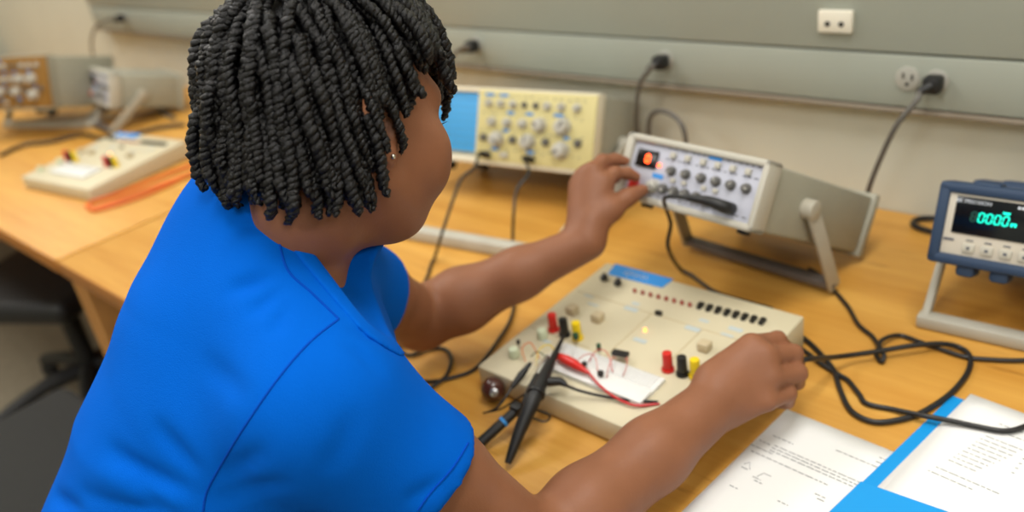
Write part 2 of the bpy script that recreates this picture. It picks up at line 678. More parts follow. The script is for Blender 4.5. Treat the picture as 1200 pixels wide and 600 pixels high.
for a, b, el in ((Rsh, Rhem, Rel), (Lsh, Lhem, Lel)):
    d = unit(el - a)
    S.plane(b, d, b - 0.12 - 0.02, b + 0.14, k=0.004)
    S.cap(b - d * 0.03, b + d * 0.06, 0.051, 0.054, k=0.004, op='s')
# bottom hem
S.plane(PEL - 0.105 * UP, -UP, PEL - 0.4, PEL + V3(0.4, 0.4, 0.1), k=0.006)
# neck opening
S_BASE = list(S.p)
HOLE = ((NB + NN * 0.036 + 0.012 * LY + 0.012 * FXD, NB + NN * 0.16 + 0.012 * LY + 0.025 * FXD, 0.060, 0.074),
        (P(398, 240, 0.77), P(476, 330, 0.745), 0.050, 0.050))
for q in HOLE:
    S.cap(*q, k=0.006, op='s')


def wrinkles(X):
    a = X @ unit(V3(0.3, 0.5, -0.8)) * 60 + 1.6 * np.sin(X @ unit(V3(0.8, -0.5, 0.2)) * 22)
    b = X @ unit(V3(-0.6, 0.2, 0.75)) * 46 + 1.3 * np.sin(X @ unit(V3(0.4, 0.8, 0.3)) * 30)
    env = 0.5 + 0.5 * np.sin(X @ unit(V3(0.5, 0.1, 0.9)) * 17 + 1.0)
    return 0.0016 * (np.sin(a) * env + 0.7 * np.sin(b) * (1 - env))


S.field(wrinkles, V3(-2, -1, 0), V3(1, 2, 2))

from mathutils.bvhtree import BVHTree
_cv, _cf = S.mesh(0.009)
_cb = BVHTree.FromPolygons([Vector(v) for v in _cv], [tuple(map(int, f)) for f in _cf])


def on_cloth(x, y):
    q = _cb.ray_cast(Vector(CAM_POS), Vector(unit(sight(x, y))))[0]
    return None if q is None else np.array(q)


# folds fanning out of the shoulder seam and the armpit
def fold(a, b, w, amp):
    a, b = np.array(a), np.array(b)
    ba = b - a
    l2 = ba @ ba

    def f(X):
        pa = X - a
        t = np.clip((pa @ ba) / l2, 0, 1)
        q = pa - t[..., None] * ba
        r2 = (q * q).sum(-1)
        return amp * np.sin(math.pi * np.clip(t, 0.02, 0.98)) * np.exp(-r2 / (w * w))
    S.field(f, np.minimum(a, b) - 3 * w, np.maximum(a, b) + 3 * w)


for x0, y0, x1, y1, w, amp in (
        (332, 322, 262, 344, 0.007, -0.0035), (338, 334, 290, 372, 0.007, -0.0030), (340, 350, 318, 398, 0.006, -0.0025),
        (318, 262, 270, 262, 0.008, -0.003), (402, 384, 470, 418, 0.006, -0.003), (398, 396, 452, 446, 0.006, -0.002),
        (238, 560, 178, 490, 0.009, -0.0035), (232, 580, 120, 520, 0.010, -0.0040), (226, 594, 110, 548, 0.010, 0.0040),
        (222, 598, 90, 575, 0.009, -0.0040), (70, 540, 120, 598, 0.009, -0.004), (60, 580, 100, 599, 0.008, -0.004),
        (255, 565, 318, 520, 0.008, -0.003), (252, 590, 345, 560, 0.009, -0.003), (200, 598, 150, 560, 0.008, -0.003),
        (520, 560, 470, 590, 0.007, -0.002), (300, 470, 230, 420, 0.012, -0.002), (420, 470, 380, 560, 0.012, -0.002)):
    e0, e1 = on_cloth(x0, y0), on_cloth(x1, y1)
    if e0 is not None and e1 is not None:
        fold(e0, e1, w, -1.7 * amp)
shirt = S.build('t_shirt', M_shirt, None, h=0.0042, smooth=2)
wparent(shirt, person)

# collar rib: the band of cloth along the neck opening
K = Sdf()
K.p = list(S_BASE)
K.field(lambda X: np.full(X.shape[:3], -0.0013), V3(-9, -9, -9), V3(9, 9, 9))
N_ = Sdf()
for a_, b_, ra_, rb_ in HOLE:
    N_.cap(a_, b_, ra_ + 0.015, rb_ + 0.015)
_fs = [q[1] for q in N_.p]
K.p.append(('i', lambda X: np.minimum(_fs[0](X), _fs[1](X)), V3(-9, -9, -9), V3(9, 9, 9), 0))
for q in HOLE:
    K.cap(*q, k=0.002, op='s')
collar = K.build('collar', M_shirt, None, h=0.003, smooth=1)
wparent(collar, person)

# seams laid on the cloth
_bv = BVHTree.FromPolygons([v.co for v in shirt.data.vertices], [tuple(p.vertices) for p in shirt.data.polygons])


def on_shirt(px):
    out = []
    for (x, y) in spline([V3(a, b, 0) for a, b in px], 10) and [(q[0], q[1]) for q in spline([V3(a, b, 0) for a, b in px], 10)]:
        hit = _bv.ray_cast(Vector(CAM_POS), Vector(unit(sight(x, y))))
        if hit[0] is not None:
            out.append(np.array(hit[0]))
    return out


for nm, px in (('armhole_seam', [(397, 374), (362, 402), (325, 445), (288, 498), (262, 540), (243, 575), (238, 600)]),
               ('shoulder_seam', [(326, 276), (337, 316), (366, 344), (397, 374)]),
               ('hem_stitching', [(549, 519), (530, 549), (505, 577), (490, 598)])):
    pts = on_shirt(px)
    if len(pts) > 3:
        o = MB().tube(pts, 0.0011, 6).build(nm, M_seam, None)
        wparent(o, person)

# legs in dark trousers, shoes (below the frame, under the bench)
L = Sdf()
for s in (-1, 1):
    hip = PEL + s * 0.085 * LY - 0.02 * UP
    kn = V3(*(hip + FXD * 0.40 + s * 0.04 * LY))
    kn[2] = 0.545
    an = kn + FXD * 0.05
    an[2] = 0.09
    L.cap(hip, kn, 0.085, 0.060, k=0.04)
    L.cap(kn, an, 0.062, 0.045, k=0.03)
L.cap(PEL + 0.06 * LY, PEL - 0.06 * LY, 0.118, k=0.04)
trousers = L.build('trousers', M_trouser, None, h=0.007)
wparent(trousers, person)
for s in (-1, 1):
    hip = PEL + s * 0.085 * LY
    kn = hip + FXD * 0.40 + s * 0.04 * LY
    an = kn + FXD * 0.05
    an[2] = 0.05
    Z = Sdf()
    Z.cap(an - FXD * 0.04, an + FXD * 0.14 - 0.012 * UP, 0.044, 0.034, k=0.02)
    Z.plane(V3(an[0], an[1], 0.004), -UP, an - 0.4, an + 0.4)
    wparent(Z.build('shoe', M_shoe, None, h=0.006), person)
# ear stud and eyelashes
st = MB().sph(H(-0.003, -0.0845, -0.034), 0.0024, 10)
wparent(st.build('ear_stud', M_steel, None), person)
for s in (-1, 1):
    lash = MB()
    for k in range(9):
        t = k / 8
        a = H(0.083 - 0.010 * abs(t - 0.35), s * (0.021 + 0.024 * t), -0.003)
        lash.tube([a, a + 0.005 * HX + s * 0.002 * HY - 0.001 * HZ, a + 0.009 * HX + s * 0.005 * HY + 0.001 * HZ], [0.0008, 0.0006, 0.0002], 5)
    wparent(lash.build('eyelashes', M_hair, None), person)
# --- hair: rope-twisted locks hanging from the scalp, one mesh
HC = V3(-0.007, 0, 0.036)
HR = V3(0.094, 0.077, 0.092)
G_L = HM @ V3(0, 0, -1)                       # gravity in head space


def hairline(x):
    return float(np.interp(x, [-0.12, -0.06, -0.025, 0.0, 0.030, 0.050, 0.075, 0.095], [-0.050, -0.046, -0.010, 0.028, 0.036, 0.058, 0.082, 0.098]))


def push_out(p, off):
    q = (p - HC) / (HR + off)
    n = np.linalg.norm(q)
    if n < 1.0:
        p = HC + (p - HC) / n
    # keep clear of ears and nape
    if p[2] < 0.03 and p[0] < 0.0:
        q2 = (p[:2] - V3(-0.02, 0)[:2]) / (np.array([0.075, 0.070]) + off)
        n2 = np.linalg.norm(q2)
        if n2 < 1.0:
            p = p.copy()
            p[:2] = np.array([-0.02, 0]) + (p[:2] - np.array([-0.02, 0])) / n2
    return p


hair_v, hair_f = [], []


def rope(path, r, pitch, seed):
    """two strands wound round each other along path"""
    pts = [np.array(q) for q in path]
    N = len(pts)
    rr = random.Random(seed)
    T = [unit(pts[min(i + 1, N - 1)] - pts[max(i - 1, 0)]) for i in range(N)]
    u = unit(np.cross(T[0], V3(0.3, 0.9, 0.2)))
    ph0 = rr.uniform(0, 6.28)
    st = ([], [])
    rad = []
    for i in range(N):
        u = unit(u - T[i] * (u @ T[i]))
        w = np.cross(T[i], u)
        t = i / (N - 1)
        tp = min(1.0, 0.75 + t * 2) * (1.0 if t < 0.86 else 1.0 - 0.45 * (t - 0.86) / 0.14)
        tp *= 1 + 0.10 * math.sin(i * 0.9 + ph0 * 3) + rr.uniform(-0.06, 0.06)
        a = ph0 + 2 * math.pi * i * STEP / pitch
        o = (u * math.cos(a) + w * math.sin(a)) * r * 0.78 * tp
        st[0].append(pts[i] + o)
        st[1].append(pts[i] - o)
        rad.append(r * tp)
    for s_ in st:
        v, f = tube_geo(s_, rad, 7)
        v = [q + RNG.normal(0, 0.00050, 3) for q in v]
        b = len(hair_v)
        hair_v.extend(v)
        hair_f.extend(tuple(k + b for k in q) for q in f)


STEP = 0.0022
zb = P(330, 232, 0.70)[2]
zt = P(470, 165, 0.70)[2]
zf = P(545, 146, 0.80)[2]
nl = 0
N_F = 380
for i in range(N_F):
    z = 1 - 1.75 * (i + 0.5) / N_F
    ang = i * 2.39996 + 0.4
    s_ = math.sqrt(max(0, 1 - z * z))
    loc = HC + HR * V3(s_ * math.cos(ang), s_ * math.sin(ang), z)
    if loc[2] < hairline(loc[0]) + 0.004:
        continue
    if loc[2] < 0.0 and abs(loc[1]) > 0.066:
        continue
    n = unit((loc - HC) / HR ** 2)
    layer = 0.003 + 0.012 * random.random() + 0.006 * max(0, z)
    tang = unit(loc - V3(-0.01, 0, 0.02) + V3(0.015 * random.uniform(-1, 1), 0.015 * random.uniform(-1, 1), -0.02))
    front = float(np.interp(loc[0], [0.02, 0.06], [0, 1]))
    d = unit(n * 0.45 + G_L * 0.45 + V3(0.22 * random.uniform(-1, 1) + 0.75 * front, 0.22 * random.uniform(-1, 1), 0))
    p = loc.copy()
    path = [HO + p @ HM]
    ze = float(np.interp(loc[0], [-0.045, -0.022, -0.004, 0.02, 0.055, 0.07], [zb, zb * 0.8 + zt * 0.2, zt * 0.7 + zb * 0.3, zt, zt, zf])) + random.uniform(-0.016, 0.022)
    ze += 0.026 * max(0, -loc[0] - 0.05) / 0.05
    tz_ = 0.048 + random.uniform(-0.020, 0.014) if random.random() < 0.84 else -1
    wob = random.uniform(0, 6.28)
    alpha = random.uniform(0.07, 0.11)
    for k in range(110):
        g = G_L + 0.20 * V3(math.sin(k * 0.16 + wob), math.cos(k * 0.13 + wob * 2), 0)
        d = unit(d * (1 - alpha) + g * alpha)
        p = push_out(p + d * STEP, layer)
        w = HO + p @ HM
        path.append(w)
        if len(path) > 14 and w[2] < ze:
            break
        if len(path) > 9 and p[1] < -0.036 and ((p[0] > 0.022 and p[2] < tz_ + 0.8 * max(0, p[0] - 0.02)) or (-0.016 < p[0] < 0.03 and p[1] < -0.060 and p[2] < tz_ - 0.026)):
            break                               # the temple stays bare
    if len(path) > 16:                          # curled ends
        c = random.uniform(-1, 1)
        q = unit(V3(random.uniform(-1, 1), random.uniform(-1, 1), -0.6))
        for k in range(random.randint(3, 8)):
            d = unit(d + 0.34 * q)
            path.append(path[-1] + (d @ HM) * STEP)
    rope(path, random.uniform(0.0028, 0.0039), random.uniform(0.0095, 0.0125), i)
    nl += 1
# thin cover of short hair on the scalp between the locks
nu, nv = 64, 40
grid = {}
for a in range(nu):
    for b in range(nv + 1):
        z = math.cos(math.pi * 0.62 * b / nv)
        s_ = math.sqrt(max(0, 1 - z * z))
        ang = 2 * math.pi * a / nu
        loc = HC + (HR + 0.0016) * V3(s_ * math.cos(ang), s_ * math.sin(ang), z)
        if loc[2] > hairline(loc[0]) - 0.002:
            grid[a, b] = len(hair_v)
            hair_v.append(HO + loc @ HM)
for a in range(nu):
    for b in range(nv):
        q = [(a, b), ((a + 1) % nu, b), ((a + 1) % nu, b + 1), (a, b + 1)]
        if all(k in grid for k in q):
            hair_f.append(tuple(grid[k] for k in q))
hair = link_mesh('hair', hair_v, hair_f, M_hair, None, True)
hair['label'] = 'short black rope-twisted hair'
wparent(hair, person)
# ------------------------------------------------------------------ room
M_wall = mat('wall_paint', rgb(208, 208, 192), rough=0.9, spec=0.2, noise=0.03, nscale=6)
M_ceil = mat('ceiling_paint', rgb(225, 222, 214), rough=0.95)
M_panel = mat('grey_panel', rgb(160, 164, 152), rough=0.55, spec=0.4, noise=0.04, nscale=3)
M_trim = mat('brown_trim', rgb(142, 130, 114), rough=0.6)
M_floor = mat('floor_vinyl', rgb(134, 124, 104), rough=0.6, noise=0.12, nscale=30)
M_black = mat('black_rubber', rgb(22, 22, 22), rough=0.5)
M_cable = mat('black_cable', rgb(28, 27, 27), rough=0.45, spec=0.5)
M_gcable = mat('grey_cable', rgb(96, 92, 86), rough=0.5)
M_white = mat('ivory_plastic', rgb(232, 226, 208), rough=0.4)
M_dark = mat('dark_slot', rgb(30, 28, 26), rough=0.7)


def wood_mat():
    m = bpy.data.materials.new('maple_top')
    m.use_nodes = True
    nt = m.node_tree
    b = nt.nodes['Principled BSDF']
    b.inputs['Roughness'].default_value = 0.42
    b.inputs['Specular IOR Level'].default_value = 0.35
    tc = nt.nodes.new('ShaderNodeTexCoord')
    mp = nt.nodes.new('ShaderNodeMapping')
    mp.inputs['Scale'].default_value = (2.0, 26.0, 26.0)
    nt.links.new(tc.outputs['Object'], mp.inputs['Vector'])
    n = nt.nodes.new('ShaderNodeTexNoise')
    n.inputs['Scale'].default_value = 1.0
    n.inputs['Detail'].default_value = 8
    n.inputs['Roughness'].default_value = 0.6
    nt.links.new(mp.outputs['Vector'], n.inputs['Vector'])
    r = nt.nodes.new('ShaderNodeValToRGB')
    e = r.color_ramp.elements
    e[0].position, e[1].position = 0.30, 0.72
    e[0].color, e[1].color = rgb(194, 136, 54), rgb(217, 165, 80)
    nt.links.new(n.outputs['Fac'], r.inputs['Fac'])
    # dark flecks along the grain
    mp2 = nt.nodes.new('ShaderNodeMapping')
    mp2.inputs['Scale'].default_value = (9.0, 60.0, 60.0)
    nt.links.new(tc.outputs['Object'], mp2.inputs['Vector'])
    n2 = nt.nodes.new('ShaderNodeTexNoise')
    n2.inputs['Scale'].default_value = 1.0
    n2.inputs['Detail'].default_value = 3
    nt.links.new(mp2.outputs['Vector'], n2.inputs['Vector'])
    r2 = nt.nodes.new('ShaderNodeValToRGB')
    r2.color_ramp.elements[0].position, r2.color_ramp.elements[1].position = 0.24, 0.34
    r2.color_ramp.elements[0].color = (0.72, 0.66, 0.6, 1)
    r2.color_ramp.elements[1].color = (1, 1, 1, 1)
    nt.links.new(n2.outputs['Fac'], r2.inputs['Fac'])
    mx = nt.nodes.new('ShaderNodeMix')
    mx.data_type = 'RGBA'
    mx.blend_type = 'MULTIPLY'
    mx.inputs[0].default_value = 1.0
    nt.links.new(r.outputs['Color'], mx.inputs[6])
    nt.links.new(r2.outputs['Color'], mx.inputs[7])
    nt.links.new(mx.outputs[2], b.inputs['Base Color'])
    return m


M_wood = wood_mat()
M_woodside = mat('birch_side', rgb(196, 138, 72), rough=0.5, noise=0.1, nscale=12)
M_edge = mat('oak_edge', rgb(176, 112, 44), rough=0.5, noise=0.1, nscale=20)

WY = 1.345                                     # back wall
PY = 1.305                                     # face of the grey service panel
X0, X1, Y0, HT = -6.0, 2.6, -3.2, 2.8
structure(MB().box(((X0 + X1) / 2, (WY + Y0) / 2, -0.05), (X1 - X0 + 0.4, WY - Y0 + 0.4, 0.1)).build('floor', M_floor))
structure(MB().box(((X0 + X1) / 2, (WY + Y0) / 2, HT + 0.05), (X1 - X0 + 0.4, WY - Y0 + 0.4, 0.1)).build('ceiling', M_ceil))
structure(MB().box(((X0 + X1) / 2, WY + 0.1, HT / 2), (X1 - X0 + 0.4, 0.2, HT)).build('wall_back', M_wall))
structure(MB().box((X0 - 0.1, (WY + Y0) / 2, HT / 2), (0.2, WY - Y0, HT)).build('wall_left', M_wall))
structure(MB().box((X1 + 0.1, (WY + Y0) / 2, HT / 2), (0.2, WY - Y0, HT)).build('wall_right', M_wall))
structure(MB().box(((X0 + X1) / 2, Y0 - 0.1, HT / 2), (X1 - X0 + 0.4, 0.2, HT)).build('wall_front', M_wall))

# grey service panel on the wall with its seam, corner joint and brown lower lip
PB = DESK + 0.196
PL = atY(108, 20, PY)[0]
pan = thing('wall_panel', 'long grey metal service panel on the back wall above the benches', 'panel', ((PL + X1) / 2, PY, PB))
wl = X1 - PL
SEAM = 0.083
MB().box((0, 0.018, SEAM / 2 - 0.001), (wl, 0.036, SEAM - 0.002), bev=0.003).build('lower_cover', M_panel, pan)
MB().box((0, 0.018, SEAM + 0.21), (wl, 0.036, 0.418), bev=0.003).build('upper_cover', M_panel, pan)
MB().box((0, 0.017, -0.006), (wl, 0.038, 0.007), bev=0.002).build('lower_lip', M_trim, pan)
MB().box((0, 0.026, SEAM), (wl - 0.01, 0.018, 0.006)).build('seam_strip', M_gcable, pan)

# light switch sized plate with two holes
c = atY(981, 24, PY)
pl = thing('outlet_plate', 'ivory outlet plate with two dark holes on the grey wall panel', 'outlet', (c[0], PY, c[2]))
MB().box((0, -0.005, 0), (0.054, 0.010, 0.034), bev=0.002).build('plate', M_white, pl)
for s in (-1, 1):
    MB().cyl((s * 0.011, -0.0095, -0.003), (s * 0.011, -0.0112, -0.003), 0.0042, n=14).build('socket', M_dark, pl)

# round socket beside the right plug
M_pale = mat('pale_grey_plastic', rgb(172, 170, 160), rough=0.5)
c = atY(1064, 92, PY)
so = thing('wall_socket', 'round grey power socket left of the rightmost plug', 'socket', (c[0], PY, c[2]))
MB().cyl((0, 0, 0), (0, -0.003, 0), 0.0185, n=32, bev=0.001).build('socket_face', M_pale, so)
slots = MB()
slots.box((-0.006, -0.0033, 0.005), (0.0028, 0.001, 0.009))
slots.box((0.007, -0.0033, 0.003), (0.0028, 0.001, 0.009))
slots.cyl((0, -0.0028, -0.008), (0, -0.0038, -0.008), 0.0028, n=12)
slots.build('slots', M_dark, so)


def plug(px, py, label, pts, radius=0.0042, out=0.034, tilt=0.0, mcable=None):
    c = atY(px, py, PY)
    t = thing('power_plug', label, 'plug', (c[0], PY, c[2]), group=None)
    b = MB()
    b.cyl((0, 0, 0), (0, -0.003, 0), 0.0175, n=28, bev=0.001)
    b.build('socket_face', M_pale, t)
    b = MB()
    b.box((0, -0.003 - out * 0.4, 0), (0.026, out * 0.8, 0.026), bev=0.006)
    b.cyl((0, -out * 0.75, 0), (-0.012, -out * 1.15, -0.006), 0.0085, 0.0055, n=16)
    b.build('plug_body', M_black, t)
    w = [V3(-0.012, -out * 1.15, -0.006)] + [np.array(q) - V3(c[0], PY, c[2]) for q in pts]
    MB().tube([q + V3(0, 0, max(0, DESK - c[2] + radius + 0.001 - q[2])) for q in spline(w, 8)], radius, 10).build('cord', mcable or M_gcable, t)
    return t


plug(1098, 95, 'black plug at the right end of the wall panel with a grey cord', [atY(1075, 117, 1.25), atY(1050, 148, 1.24), atY(1030, 190, 1.25), atY(1018, 222, 1.26), atY(1012, 250, 1.28)])
plug(780, 70, 'black plug in the wall panel above the red-lit generator', [atY(765, 78, 1.24), atY(750, 98, 1.25), atY(746, 130, 1.26), atY(747, 170, 1.28), atY(750, 205, 1.30)])
plug(559, 52, 'black plug in the wall panel just right of the hair', [atY(549, 54, 1.24), atY(536, 60, 1.25), atY(522, 80, 1.26), atY(516, 120, 1.28)])
plug(146, 20, 'black plug at the left end of the wall panel above the far bench', [atY(128, 23, 1.22), atY(112, 32, 1.22), atY(107, 50, 1.24), atY(109, 66, 1.27), atY(112, 90, 1.29)])

# ------------------------------------------------------------------ benches
FY = at(65, 303)[1] - 0.005                    # front edge
SX = at(69, 304)[0]                            # joint between the two benches
D_ = WY - FY - 0.004


def bench(x0, x1, label):
    t = thing('workbench', label, 'workbench', ((x0 + x1) / 2, (FY + WY) / 2, 0))
    L_ = x1 - x0
    MB().box((0, 0, DESK - 0.016), (L_ - 0.003, D_, 0.032), bev=0.003).build('top', M_wood, t)
    MB().box((0, -D_ / 2 + 0.001, DESK - 0.018), (L_ - 0.006, 0.006, 0.034), bev=0.002).build('edge_band', M_edge, t)
    for s in (-1, 1):
        MB().box((s * (L_ / 2 - 0.018), 0.005, (DESK - 0.032) / 2), (0.030, D_ - 0.03, DESK - 0.032), bev=0.002).build('side_panel', M_woodside, t)
    MB().box((0, D_ / 2 - 0.10, 0.50), (L_ - 0.10, 0.02, 0.42), bev=0.002).build('modesty_panel', M_woodside, t)
    return t


bench(SX + 0.003, 1.15, 'honey-coloured wooden bench the person works at')
bench(SX - 2.9, SX - 0.003, 'honey-coloured wooden bench at the left with the blurred instruments')

# ------------------------------------------------------------------ seats
M_cloth = mat('charcoal_cloth', rgb(40, 40, 38), rough=0.95, noise=0.15, nscale=250)
M_blackp = mat('black_plastic', rgb(24, 24, 25), rough=0.5)


def swivel_chair(loc, rz, label, seat_z, back=True, cloth=M_cloth):
    t = thing('swivel_chair', label, 'chair', loc, rz)
    MB().box((0, 0, seat_z - 0.035), (0.46, 0.44, 0.07), bev=0.03, seg=4).build('seat', cloth, t)
    MB().cyl((0, 0, 0.09), (0, 0, seat_z - 0.07), 0.028, n=20).build('gas_column', M_blackp, t)
    b = MB()
    for k in range(5):
        a = 2 * math.pi * k / 5 + 0.3
        b.tube(spline([V3(0, 0, 0.12), V3(0.14 * math.cos(a), 0.14 * math.sin(a), 0.115), V3(0.29 * math.cos(a), 0.29 * math.sin(a), 0.07)], 5), [0.030] + [0.026] * 4 + [0.022] * 6, 10)
    b.build('star_base', M_blackp, t)
    for k in range(5):
        a = 2 * math.pi * k / 5 + 0.3
        c = V3(0.29 * math.cos(a), 0.29 * math.sin(a), 0.028)
        d = V3(-math.sin(a), math.cos(a), 0) * 0.018
        MB().cyl(c - d, c + d, 0.028, n=20, bev=0.004).build('caster', M_blackp, t)
    if back:
        MB().box((0, -0.235, seat_z + 0.30), (0.42, 0.05, 0.40), bev=0.022, seg=4).build('backrest', M_cloth, t)
        MB().tube(spline([V3(0, -0.10, seat_z - 0.06), V3(0, -0.25, seat_z - 0.04), V3(0, -0.275, seat_z + 0.15), V3(0, -0.268, seat_z + 0.3)], 6), 0.018, 10).build('back_bracket', M_blackp, t)
    return t


swivel_chair((-2.60, 0.60, 0), 0.5, 'black swivel stool pushed under the left bench', 0.47, back=False, cloth=M_blackp)
swivel_chair((-1.66, 0.17, 0), 0.05, 'empty charcoal stool left of the person', 0.47, back=False)
swivel_chair((PEL[0] - 0.02 * FXD[0], PEL[1] - 0.02 * FXD[1], 0), math.atan2(FXD[1], FXD[0]) - math.pi / 2, 'charcoal stool the person sits on', PEL[2] - 0.125, back=False)
# ------------------------------------------------------------------ instruments
M_case = mat('grey_beige_case', rgb(158, 156, 140), rough=0.55, noise=0.03, nscale=40, bump=0.05, bscale=600)
M_bez = mat('pale_bezel', rgb(186, 182, 168), rough=0.5)
M_fgface = mat('bluish_grey_panel', rgb(186, 188, 200), rough=0.45)
M_stand = mat('stand_paint', rgb(176, 170, 154), rough=0.45)
M_darkstand = mat('stand_bar', rgb(96, 88, 82), rough=0.5)
M_knob = mat('grey_knob', rgb(184, 182, 172), rough=0.4)
M_knobd = mat('dark_knob', rgb(96, 94, 90), rough=0.45)
M_blue = mat('blue_label', rgb(50, 140, 215), rough=0.6)
M_red = mat('red_plastic', rgb(205, 38, 30), rough=0.35)
M_redw = mat('red_wire', rgb(196, 40, 44), rough=0.4)
M_yel = mat('yellow_plastic', rgb(238, 205, 20), rough=0.35)
M_grn = mat('dark_green', rgb(24, 70, 44), rough=0.45)
M_win = mat('display_window', rgb(16, 6, 6), rough=0.25)
M_ledr = mat('red_led', rgb(255, 60, 20), emit=(1.0, 0.085, 0.012, 1), estr=9)
M_ledo = mat('orange_led', rgb(255, 160, 60), emit=(1.0, 0.30, 0.05, 1), estr=5)
M_print = mat('panel_print', rgb(90, 92, 100), rough=0.6)
M_redp = mat('red_print', rgb(190, 70, 70), rough=0.6)
M_metal = mat('nickel', rgb(170, 165, 155), rough=0.3, metal=0.9)
M_crt = mat('blue_screen', rgb(70, 168, 232), rough=0.5)
M_yface = mat('cream_yellow_panel', rgb(208, 197, 138), rough=0.5, noise=0.03, nscale=30)
M_cream = mat('cream_case', rgb(222, 214, 190), rough=0.5)


def tilted(t, y, z):
    """local point of a unit tilted by t that lies y behind/before and z above its rear foot"""
    return (y * math.cos(t) - z * math.sin(t), y * math.sin(t) + z * math.cos(t))


def knob(parent, x, y, z, r, name='knob', h=None, m1=None, m2=None, ptr=True, group_ang=0.6):
    """control knob on a face looking to -y"""
    h = h or r * 1.3
    b = MB()
    b.cyl((x, y, z), (x, y - h * 0.35, z), r * 1.12, n=20)
    b.cyl((x, y - h * 0.3, z), (x, y - h, z), r, r * 0.86, n=20, bev=r * 0.12)
    o = b.build(name, m1 or M_knob, parent)
    if ptr:
        d = V3(math.sin(group_ang), 0, math.cos(group_ang))
        c = V3(x, y - h - 0.0002, z)
        MB().tube([c, c + d * r * 0.8], r * 0.14, 6).build('pointer', m2 or M_knobd, o)
    return o


# --- sweep generator (bluish front, red display), tipped up on its bail
GW, GH, GD, GT = 0.235, 0.094, 0.327, math.radians(30)


